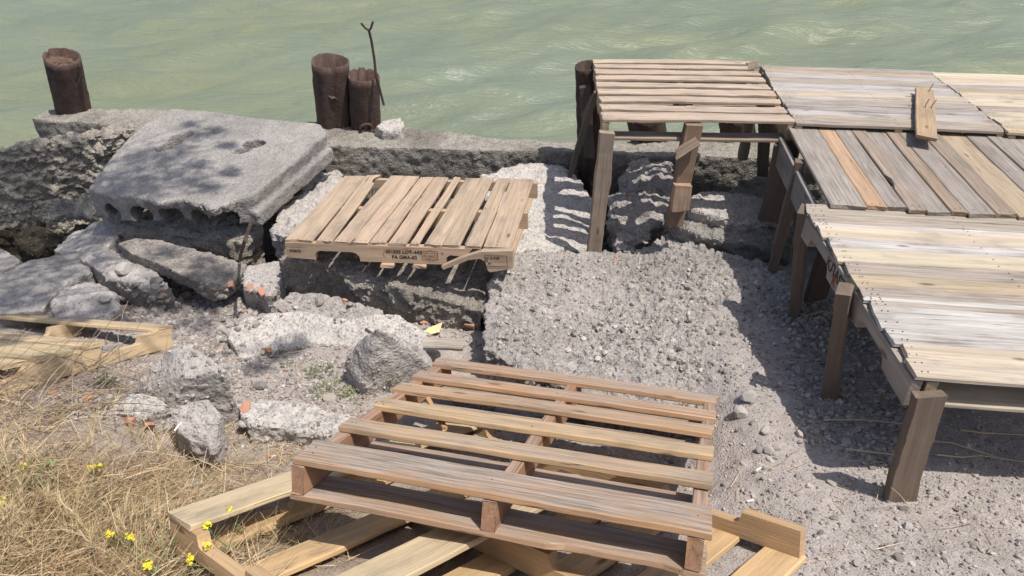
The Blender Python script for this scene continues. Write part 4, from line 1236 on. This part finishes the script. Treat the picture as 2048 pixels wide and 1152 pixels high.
MIDP = [(480, 690), (700, 700), (690, 800), (480, 800), (470, 740)]
for x, y in scatter_px(MIDP, 34):
    stone_at(x, y, random.uniform(8, 18), 'loose stone on the dusty patch in front of the long pale slab', 'stone', 'stones before the long pale slab', random.choice(variants), 'rubble_stone')
for px, py, s, lb in [(1497, 800, 36, 'square pale lump of concrete right of the foreground pallet'), (1480, 830, 34, 'low crumbly stone just below the square pale lump'), (1530, 862, 30, 'flattish pebble on the dust beside the deck shade'),
                      (1537, 905, 22, 'pale pebble of a close pair near the deck shade'), (1518, 903, 20, 'darker pebble of a close pair near the deck shade'), (1815, 1055, 18, 'white pebble in the dust below the near post'),
                      (1640, 1068, 16, 'pebble right of the fresh pallet corner'), (1795, 1118, 22, 'buried stone at the bottom right'), (640, 605, 26, 'grey stone wedged under the rough broken ledge'),
                      (490, 850, 26, 'bright white stone chip by the dry grass'), (660, 800, 30, 'rounded stone among the green weeds'), (520, 775, 30, 'dark stone on the dusty patch'), (215, 600, 28, 'brown stone beside the round mound'),
                      (1245, 662, 16, 'dark pebble in the middle of the gravelly slab'), (250, 545, 34, 'angular grey stone by the pale tucked slab'), (225, 560, 30, 'second angular stone below the pale tucked slab'),
                      (830, 700, 20, 'stone beside the grey board offcut'), (700, 610, 20, 'small stone at the foot of the broken ledge')]:
    stone_at(px, py, s, lb, 'stone', None, random.choice(pvar if 'pale' in lb or 'white' in lb else variants), 'rubble_stone', .15)
for px, py, s, lb in [(460, 572, 24, 'red brick bit beside the flat tilted slab'), (500, 582, 26, 'red brick bit in the middle of the brick heap'), (525, 588, 30, 'largest red brick piece near the cracked slab'), (330, 592, 18, 'orange brick chip under the flat slab edge'),
                      (253, 604, 12, 'tiny orange brick chip near the round mound'), (290, 621, 16, 'brick chip behind the left pallet corner'), (850, 645, 34, 'rounded red brick behind the yellow sheet'), (940, 652, 24, 'red brick by the gravelly slab edge'),
                      (535, 702, 22, 'orange tile bit on the dusty patch'), (262, 845, 34, 'red tile shard at the grass edge'), (300, 850, 26, 'small red tile shard right of the larger one'), (490, 820, 30, 'pinkish brick fragment by the pale crust'),
                      (180, 800, 26, 'brick lump under the dry twigs'), (110, 790, 24, 'red brick chip in the twigs'), (540, 912, 14, 'orange chip in the litter by the fresh pallet'), (690, 602, 12, 'brick crumb on the broken ledge'), (1232, 515, 9, 'orange crumb on the gravelly slab')]:
    stone_at(px, py, s, lb, 'brick', 'broken brick pieces', random.choice(bvar), 'brick_fragment', .2)

def gravel(name, label, polys, sizes, mat, sink=.3):
    Vs, Fs, n0 = [], [], 0
    for poly, n, (s0, s1) in polys:
        for x, y in scatter_px(poly, n):
            h, nm = hit_kind(x, y)
            if h is None or (nm not in ('ground', 'gravelly_slab') and random.random() < .9): continue
            s = s0 * (s1 / s0) ** (random.random() ** 1.8)
            Q = np.array(Matrix.Rotation(random.uniform(0, 6.28), 3, (random.random(), random.random(), random.random() + .1)))
            base = IV0
            p = base * (1 + rng.uniform(-.28, .22, (len(base), 1))) * np.array([1, random.uniform(.6, 1), random.uniform(.45, .8)]) * s
            p = p @ Q.T + np.array([h.x, h.y, h.z + s * (.5 - sink)])
            Vs.append(p); Fs += [tuple(i + n0 for i in f) for f in IF0]; n0 += len(base)
    o = obj(name, np.concatenate(Vs), Fs, mat)
    return tag(o, label, 'gravel', None, 'stuff')
W_RUB = [(230, 560), (560, 560), (600, 620), (460, 680), (440, 740), (230, 630)]
W_RGT = [(1440, 700), (1560, 620), (1700, 640), (2048, 850), (2048, 1152), (1600, 1152), (1440, 1040)]
W_GS = [(985, 560), (1060, 510), (1450, 520), (1700, 640), (1560, 790), (1440, 770), (1000, 700)]
W_MID = [(440, 690), (700, 690), (870, 790), (700, 900), (460, 900), (460, 760)]
W_LFT = [(170, 640), (480, 640), (480, 760), (350, 860), (100, 830), (60, 770)]
W_LED = [(540, 590), (960, 640), (960, 700), (860, 690), (540, 620)]
gravel('gravel', 'loose grey gravel and chips strewn over the ground', [(W_RUB, 2400, (.006, .026)), (W_RGT, 3000, (.0025, .011)), (W_GS, 1700, (.004, .020)), (W_MID, 3000, (.003, .015)), (W_LFT, 1900, (.003, .018)), (W_LED, 500, (.005, .02)),
       ([(1560, 620), (1700, 640), (1850, 800), (1800, 960), (1600, 880)], 1100, (.006, .02)), ([(900, 780), (1440, 800), (1420, 1000), (900, 880)], 600, (.004, .016)), ([(0, 640), (350, 640), (350, 800), (0, 800)], 500, (.004, .016))], None, STONE)

feet = [([(cx - 45, cy - 22), (cx + 55, cy - 18), (cx + 50, cy + 16), (cx - 40, cy + 14)], 70, (.004, .016)) for cx, cy in ((1810, 985), (1662, 792), (1592, 610))]
gravel('post_foot_gravel', 'small stones heaped round the feet of the near deck posts', feet, None, STONE)
gravel('brick_crumbs', 'red brick crumbs sprinkled through the rubble', [(W_RUB, 260, (.004, .014)), (W_MID, 110, (.003, .010)), (W_LED, 90, (.004, .012)), (W_LFT, 60, (.003, .010)), (W_RGT, 40, (.002, .006))], None, BRICK)
# ------------------------------------------------------------------ dry grass, twigs, weeds, flowers
def blades(specs, width, nseg=4):
    """specs: list of (base, dir xyz, length, droop) -> ribbons"""
    V, F = [], []
    for base, d, L, droop, w in specs:
        d = d.normalized()
        side = d.cross(Vector((random.uniform(-1, 1), random.uniform(-1, 1), random.uniform(-.2, 1)))).normalized()
        p = Vector(base); dd = Vector(d); b = len(V)
        for i in range(nseg + 1):
            t = i / nseg
            ww = w * (1 - .75 * t)
            V += [p - side * ww / 2, p + side * ww / 2]
            dd = (dd + Vector((0, 0, -droop)) + Vector((random.uniform(-.1, .1), random.uniform(-.1, .1), 0))).normalized()
            p = p + dd * (L / nseg)
        for i in range(nseg): F.append((b + 2 * i, b + 2 * i + 1, b + 2 * i + 3, b + 2 * i + 2))
    return V, F
GR = [(-120, 830), (0, 800), (130, 820), (240, 842), (330, 868), (400, 900), (470, 925), (560, 935), (570, 1000), (500, 1110), (560, 1152), (560, 1200), (-120, 1200)]
def gh(x, y): return float(ground_h(x, y)) + .01
specs = []
def wpos(px, py):
    h = BV[0].ray_cast(Vector((0, 0, CAMH)), ray(px, py).normalized())
    return h[0]
for px, py in scatter_px(GR, 15500):
    h = wpos(px, py)
    if h is None: continue
    dens = min(1.0, .35 + (py - 830) / 220)
    edge = min(1.0, max(0.0, (540 - px) / 260))
    patch = mnoise.noise(Vector((h.x * 3.2, h.y * 3.2, .5)))
    full = px < 340 and py > 930
    if random.random() > (dens * (.9 + .5 * patch) if full else dens * (.30 + .70 * edge) * (.66 + .9 * patch)): continue
    a = random.gauss(0.6, 1.6)
    lay = random.random()
    up = random.uniform(-.05, .35) if lay < .72 else random.uniform(.5, 1.6)
    L = random.uniform(.06, .20) if lay < .72 else random.uniform(.08, .19)
    zoff = random.random() ** 2 * .05
    specs.append((h + Vector((0, 0, zoff)), Vector((math.cos(a), math.sin(a), up)), L, random.uniform(.02, .16), random.uniform(.0016, .0038)))
# stray straws over the dusty ground
for poly, n in (([(420, 850), (740, 850), (640, 930), (560, 950), (430, 930)], 420), ([(100, 740), (480, 740), (480, 860), (100, 840)], 260), ([(480, 680), (760, 690), (740, 850), (480, 850)], 120), ([(420, 1000), (720, 1000), (720, 1140), (420, 1140)], 500), ([(1440, 900), (2040, 1000), (2040, 1150), (1440, 1150)], 60), ([(560, 850), (1400, 900), (1400, 1100), (560, 1000)], 160)):
    for px, py in scatter_px(poly, n):
        h = wpos(px, py)
        a = random.uniform(0, 6.28)
        specs.append((h + Vector((0, 0, .006 + random.random() * .012)), Vector((math.cos(a), math.sin(a), random.uniform(-.02, .18))), random.uniform(.04, .14), random.uniform(.01, .06), random.uniform(.0014, .0028)))
# tufts inside the fresh pallet
for cx, cy in ((560, 1050), (540, 1090), (600, 1080), (650, 1100), (500, 1060)):
    h = wpos(cx, cy)
    for k in range(60):
        a = random.uniform(0, 6.28)
        specs.append((h + Vector((random.gauss(0, .04), random.gauss(0, .04), 0)), Vector((math.cos(a) * .7, math.sin(a) * .7, random.uniform(.4, 1.4))), random.uniform(.06, .15), random.uniform(.05, .2), random.uniform(.0014, .003)))
V, F = blades(specs, .003)
tag(obj('dry_grass', V, F, STRAW), 'tangled straw coloured dry grass covering the bank', 'grass', None, 'stuff')
# ears of wild barley with long awns
V, F = [], []
for px, py in scatter_px([(-40, 960), (110, 960), (230, 1050), (330, 1150), (-40, 1150)], 120) + scatter_px([(120, 880), (360, 900), (330, 1000), (120, 980)], 24):
    h = wpos(px, py)
    a = random.uniform(0, 6.28); lean = random.uniform(.2, .9)
    d = Vector((math.cos(a) * lean, math.sin(a) * lean, 1)).normalized()
    L = random.uniform(.10, .2)
    tip = h + d * L
    v, f = blades([(h, d, L, .03, .002)], 0, 3)
    b = len(V); V += v; F += [tuple(i + b for i in q) for q in f]
    sp = []
    for k in range(16):
        t = k / 16
        q = Vector((random.uniform(-1, 1), random.uniform(-1, 1), random.uniform(-1, 1))) * .45
        sp.append((tip + d * (.045 * t - .02), (d + q), random.uniform(.035, .06), .02, .0016))
    v, f = blades(sp, 0, 2)
    b = len(V); V += v; F += [tuple(i + b for i in q) for q in f]
BAR = mat_straw('barley_awn', [(0.55, 0.42, 0.24), (0.70, 0.58, 0.36), (0.62, 0.48, 0.26)])
tag(obj('barley_ears', V, F, BAR), 'pale bristly ears of wild barley in the lower left corner', 'grass', None, 'stuff')

# dry twigs tangled below the left pallet
V, F = [], []
def wig(p0, d, L, n=6, j=.25):
    p = Vector(p0); out = [p.copy()]; d = d.normalized()
    for i in range(n):
        d = (d + Vector((random.gauss(0, j), random.gauss(0, j), random.gauss(0, j * .6)))).normalized()
        p = p + d * (L / n); out.append(p.copy())
    return out
for px, py in scatter_px([(-60, 765), (120, 745), (260, 735), (360, 760), (330, 810), (150, 850), (-60, 870)], 190):
    h = wpos(px, py)
    a = random.choice([random.gauss(.2, .4), random.gauss(2.9, .5), random.gauss(.9, .4)])
    v, f = tube(wig(h + Vector((0, 0, random.uniform(.01, .07))), Vector((math.cos(a), math.sin(a), random.uniform(-.05, .45))), random.uniform(.12, .38), 5, .12), random.uniform(.0011, .0024), 4, .5)
    b = len(V); V += v; F += [tuple(i + b for i in q) for q in f]
for px, py in scatter_px([(480, 720), (700, 720), (720, 860), (480, 860)], 26) + scatter_px([(1450, 880), (1700, 960), (2000, 1060), (1700, 1140), (1450, 1050)], 16):
    h = wpos(px, py)
    a = random.uniform(0, 6.28)
    v, f = tube(wig(h + Vector((0, 0, .006)), Vector((math.cos(a), math.sin(a), .03)), random.uniform(.06, .2), 5, .2), random.uniform(.001, .002), 4, .5)
    b = len(V); V += v; F += [tuple(i + b for i in q) for q in f]
tag(obj('dry_twigs', V, F, TWIG), 'tangle of thin dry twigs below the left pallet', 'twigs', None, 'stuff')

# pale roots running through the shade under the deck
for lb, pp in [('long pale root crossing the shade left of the near post', [(1645, 846), (1720, 848), (1800, 852), (1880, 852)]),
               ('lower pale root left of the near post', [(1688, 905), (1730, 912), (1780, 915), (1840, 920)]),
               ('crooked pale root beside the lettered side', [(1548, 622), (1580, 626), (1610, 636), (1640, 630), (1668, 632)]),
               ('thin root right of the near post in shade', [(1860, 888), (1900, 892), (1945, 905), (1985, 922)]),
               ('upper pale root at the right edge in shade', [(1918, 868), (1960, 874), (2010, 876), (2070, 878)]),
               ('lowest pale root at the right edge', [(1870, 918), (1920, 920), (1960, 916), (2070, 932)])]:
    pts_ = []
    for q in pp:
        h = hit(*q)
        if h is not None: pts_.append(h + Vector((0, 0, .012 + random.uniform(0, .012))))
    if len(pts_) > 2:
        V, F = tube(pts_, .0035, 5, .5); o = obj('root', V, F, STRAW); recentre(o, pts_[0]); tag(o, lb, 'root')

# yellow wild mustard
def mustard(px, py, hgt, label, n=1):
    """px,py: where the flower head shows; the plant is rooted hgt below"""
    best = None
    for z in np.linspace(.5, -.3, 120):
        p = at(px, py, z)
        g = ground_h(p.x, p.y)
        if p.z - g <= hgt: best = p; break
    head = best; root = Vector((head.x + random.uniform(-.03, .03), head.y + random.uniform(-.02, .03), float(ground_h(head.x, head.y)) - .01))
    e = empty('mustard_plant', Matrix.Translation(root), label, 'flower', 'yellow flowering weeds in the dry grass')
    hd = head - root
    V, F = tube([Vector((0, 0, 0)), hd * .4 + Vector((random.uniform(-.02, .02), .01, 0)), hd * .75 + Vector((random.uniform(-.01, .01), 0, 0)), hd], .0022, 5, .6)
    sp = []
    for k in range(12):
        t = random.uniform(.25, .95); a = random.uniform(0, 6.28)
        sp.append((hd * t, Vector((math.cos(a), math.sin(a), 1.0)), random.uniform(.02, .05), .05, .003))
    v, f = blades(sp, 0, 2); b = len(V); V = list(V) + v; F = F + [tuple(i + b for i in q) for q in f]
    obj('stem', V, F, GREEN, e)
    for k in range(3):
        a = random.uniform(0, 6.28); t = .1 + .13 * k
        c = hd * t; dv = Vector((math.cos(a), math.sin(a), .35)).normalized(); s = dv.cross(Vector((0, 0, 1))).normalized(); L = random.uniform(.04, .07)
        obj('leaf', [c, c + dv * L * .4 + s * .009, c + dv * L + Vector((0, 0, -.01)), c + dv * L * .4 - s * .009], [(0, 1, 2, 3)], GREEN, e)
    V, F = [], []
    for k in range(13):
        c = hd + Vector((random.gauss(0, .006), random.gauss(0, .006), random.gauss(0, .006)))
        nv = Vector((random.uniform(-.7, .7), random.uniform(-.9, .4), 1)).normalized(); u = nv.orthogonal().normalized(); w = nv.cross(u)
        g0 = random.uniform(0, 1.57)
        for q in range(4):
            g = g0 + q * math.pi / 2
            dv = u * math.cos(g) + w * math.sin(g); sv = nv.cross(dv); b = len(V)
            V += [c, c + dv * .003 + sv * .0021, c + dv * .0056 + nv * .001, c + dv * .003 - sv * .0021]; F.append((b, b + 1, b + 2, b + 3))
    obj('flower_head', V, F, YELLOW, e)
    return e
for px, py, hg, lb in [(44, 930, .09, 'lone yellow flower at the far left of the dry grass'), (196, 932, .09, 'yellow flower standing highest in the middle of the grass'), (183, 936, .08, 'fainter yellow flower just left of the highest one'), (4, 1003, .12, 'yellow flower cut by the left edge'),
                       (218, 1067, .12, 'left yellow flower of the pair in the lower grass'), (262, 1073, .12, 'right yellow flower of the pair in the lower grass'), (461, 1023, .17, 'yellow flower in front of the fresh pallet board'),
                       (415, 1051, .17, 'topmost yellow flower at the fresh pallet corner'), (414, 1090, .14, 'lower yellow flower at the fresh pallet corner'), (297, 1131, .12, 'lowest yellow flower near the bottom edge'), (380, 1121, .1, 'small yellow flower under the fresh pallet corner')]:
    mustard(px, py, hg, lb)

# leafy green weeds
def weed(px, py, rad, n, label, hgt=.04, leaf=.02):
    h = hit(px, py)
    e = empty('green_weed', Matrix.Translation(h), label, 'weed', 'low green weeds')
    V, F = [], []
    SV, SF = [], []
    for k in range(n):
        a = random.uniform(0, 6.28); r = rad * math.sqrt(random.random())
        c = Vector((r * math.cos(a), r * math.sin(a) * .8, random.random() * hgt + .004))
        dv = Vector((math.cos(a + random.gauss(0, .9)), math.sin(a + random.gauss(0, .9)), random.uniform(0, .9))).normalized(); s = dv.cross(Vector((0, 0, 1))).normalized()
        L = random.uniform(.5, 1.2) * leaf; b = len(V)
        V += [c, c + dv * L * .45 + s * L * .28 + Vector((0, 0, .002)), c + dv * L, c + dv * L * .45 - s * L * .28 + Vector((0, 0, .002))]; F.append((b, b + 1, b + 2, b + 3))
        if k % 6 == 0:
            v, f = tube([Vector((0, 0, -.005)) + Vector((c.x * .3, c.y * .3, 0)), c * .7, c], .0012, 4); b = len(SV); SV += v; SF += [tuple(i + b for i in q) for q in f]
    obj('leaves', V, F, GREEN, e); obj('stems', SV, SF, GREEN, e)
    return e
weed(640, 745, 0.068, 112, 'leafy green weed left of the triangular rock', .018, .0125)
weed(665, 782, 0.095, 195, 'widest green weed mat at the foot of the triangular rock', .018, .0125)
weed(708, 792, 0.068, 90, 'green weed right at the triangular rock foot', .018, .0125)
weed(575, 730, 0.034, 30, 'tiny green tuft on the dusty patch', .018, .0125)
weed(215, 772, .045, 120, 'yellowish green weed beside the low pale rock', .04, .014)
weed(785, 765, .03, 60, 'green sprig growing on the right face of the triangular rock', .03, .012)
weed(75, 985, .07, 70, 'tall green weed among the dry grass on the left', .12, .03)
weed(330, 1130, .06, 70, 'green weed near the bottom beside the fresh pallet', .08, .025)
weed(1500, 1070, .05, 40, 'green weed seen between the fresh pallet boards', .04, .018)
weed(828, 560, .018, 16, 'bright green sprout on the rough broken ledge', .03, .016)
weed(950, 825, .09, 90, 'dark green weeds in shade beneath the foreground pallet', .05, .02)

# torn yellow sheet, pale scraps
h = hit(862, 668)
e = obj('yellow_sheet', [(-.055, -.025, .01), (.015, -.018, .012), (.048, .035, .04), (.058, .046, .036), (.046, -.008, .016), (-.016, .010, .024)], [(0, 1, 4, 5), (5, 4, 2), (4, 3, 2)], PAPER); e.location = h + Vector((0, 0, .005))
mod = e.modifiers.new('thickness', 'SOLIDIFY'); mod.thickness = .004
tag(e, 'torn pale yellow foam sheet in the rubble', 'sheet')
for px, py, lb in [(1633, 545, 'pale star shaped leaf bit hanging in shade by the lettered side'), (1936, 893, 'pale star shaped leaf bit in shade right of the near post'), (1655, 878, 'pale leaf bit on the ground in the deck shade'),
                   (1510, 432, 'pale forked leaf bit on the upper flat stone'), (1550, 397, 'pale leaf bit near the dark plank post'), (1482, 482, 'pale leaf bit on the lower flat stone')]:
    h = hit(px, py)
    V, F = [], []
    for k in range(5):
        a = k * 1.257 + random.uniform(-.3, .3); dv = Vector((math.cos(a), math.sin(a), random.uniform(-.1, .6))).normalized(); s = dv.cross(Vector((.1, 0, 1))).normalized(); b = len(V)
        L = random.uniform(.012, .022)
        V += [Vector((0, 0, 0)), dv * L * .5 + s * .003, dv * L, dv * L * .5 - s * .003]; F.append((b, b + 1, b + 2, b + 3))
    o = obj('leaf_scrap', V, F, PALE); o.location = h + Vector((0, -.004, .006)); tag(o, lb, 'leaf', 'pale leaf scraps')
for px, py, L, a, lb in [(905, 0, 0, 0, '')][:0] + [(357, 855, .045, 1.2, 'white plastic stick at the grass edge'), (1516, 941, .03, .6, 'pale wood chip on the dust right of the foreground pallet'), (548, 914, .025, 0, 'small white chip in the litter'), (1500, 1004, .022, .1, 'white chip above the fresh pallet corner')]:
    h = hit(px, py); dv = Vector((math.cos(a), math.sin(a), .1)) * L / 2
    V, F = tube([-dv, dv * .1 + Vector((0, 0, .002)), dv], .004, 6); o = obj('pale_scrap', V, F, PALE); o.location = h + Vector((0, 0, .005)); tag(o, lb, 'scrap')

# ------------------------------------------------------------------ tree whose shade dapples the left side
tb = Vector((-4.6, -0.6, 0.45))
tree = empty('shade_tree', Matrix.Translation(tb), 'leafy tree overhanging from the left, dappling the concrete with shade', 'tree')
V, F = tube([Vector((0, 0, -.1)), Vector((.15, .1, 1.2)), Vector((.5, .3, 2.6)), Vector((1.0, .8, 4.0)), Vector((1.6, 1.3, 5.2)), Vector((2.2, 1.8, 6.2))], .2, 12, .35)
obj('trunk', V, F, BARK, tree, True)
targets = [(280, 310, .12, 5.0), (215, 360, .12, 4.9), (340, 350, .12, 4.9), (260, 375, .12, 4.8), (380, 250, .06, 5.2), (430, 262, .05, 5.2), (460, 345, .05, 5.0), (385, 365, .08, 4.9), (60, 450, .22, 5.2), (130, 440, .2, 5.2), (20, 430, .2, 5.2), (100, 480, .18, 5.0), (30, 490, .2, 5.0), (160, 410, .14, 5.1), (330, 320, .16, 5.0), (395, 272, .10, 5.2), (255, 345, .18, 5.0), (300, 375, .16, 4.8), (225, 385, .15, 4.9), (400, 330, .07, 5.1), (360, 300, .10, 5.0), (455, 290, .05, 5.0), (420, 375, .06, 5.0), (60, 300, .15, 5.4), (150, 290, .10, 5.3), (20, 350, .15, 5.4),
           (60, 560, .24, 4.7), (130, 520, .2, 4.7), (20, 600, .2, 4.6), (170, 480, .16, 4.8), (330, 505, .09, 4.7), (410, 530, .09, 4.7), (450, 548, .07, 4.6), (390, 555, .05, 4.6), (210, 520, .1, 4.6), (200, 615, .09, 4.5), (110, 640, .07, 4.4), (250, 640, .06, 4.4),
           (60, 680, .09, 4.3), (150, 668, .06, 4.3), (330, 620, .1, 4.5), (420, 620, .1, 4.5), (390, 650, .1, 4.5), (560, 710, .05, 4.3), (520, 735, .05, 4.3), (595, 690, .04, 4.3), (290, 590, .1, 4.6), (20, 720, .08, 4.3), (120, 760, .08, 4.2), (220, 780, .05, 4.2)]
LV, LF, BVs, BFs = [], [], [], []
hub = [Vector((1.0, .8, 4.0)), Vector((1.6, 1.3, 5.2)), Vector((2.2, 1.8, 6.2))]
sd_ = Vector((SUN.x / SUN.z, SUN.y / SUN.z, 1))
for px, py, rad, t in targets:
    g = hit(px, py)
    if g is None: g = at(px, py, -.2)
    c = g + sd_ * (t + random.uniform(-.3, .3)) - tb
    st_ = min(hub, key=lambda q: (q - c).length)
    mid = (st_ + c) / 2 + Vector((random.uniform(-.15, .15), random.uniform(-.15, .15), random.uniform(.05, .3)))
    v, f = tube([st_, mid, c], .022, 5, .25); b = len(BVs); BVs += v; BFs += [tuple(i + b for i in q) for q in f]
    for k in range(int(60 + 3600 * rad * rad)):
        p = c + Vector((random.gauss(0, rad * .62), random.gauss(0, rad * .62), random.gauss(0, rad * .6)))
        nv = Vector((random.gauss(0, .5), random.gauss(0, .5), 1)).normalized(); u = nv.orthogonal().normalized(); u.rotate(Matrix.Rotation(random.uniform(0, 6.28), 3, nv)); w = nv.cross(u)
        L = random.uniform(.03, .055); b = len(LV)
        LV += [p - u * L * .5, p + w * L * .3, p + u * L * .5, p - w * L * .3]; LF.append((b, b + 1, b + 2, b + 3))
# crown away from the frame
for k in range(26):
    c = Vector((random.uniform(-1.6, 1.3), random.uniform(-1.8, .6), random.uniform(3.9, 6.6)))
    st_ = min(hub, key=lambda q: (q - c).length)
    v, f = tube([st_, (st_ + c) / 2 + Vector((0, 0, .2)), c], .03, 5, .25); b = len(BVs); BVs += v; BFs += [tuple(i + b for i in q) for q in f]
    for j in range(130):
        p = c + Vector((random.gauss(0, .35), random.gauss(0, .35), random.gauss(0, .3)))
        nv = Vector((random.gauss(0, .6), random.gauss(0, .6), 1)).normalized(); u = nv.orthogonal().normalized(); w = nv.cross(u)
        L = random.uniform(.05, .08); b = len(LV)
        LV += [p - u * L * .5, p + w * L * .3, p + u * L * .5, p - w * L * .3]; LF.append((b, b + 1, b + 2, b + 3))
obj('branches', BVs, BFs, BARK, tree)
tag(obj('crown', LV, LF, LEAF, tree), kind='stuff')
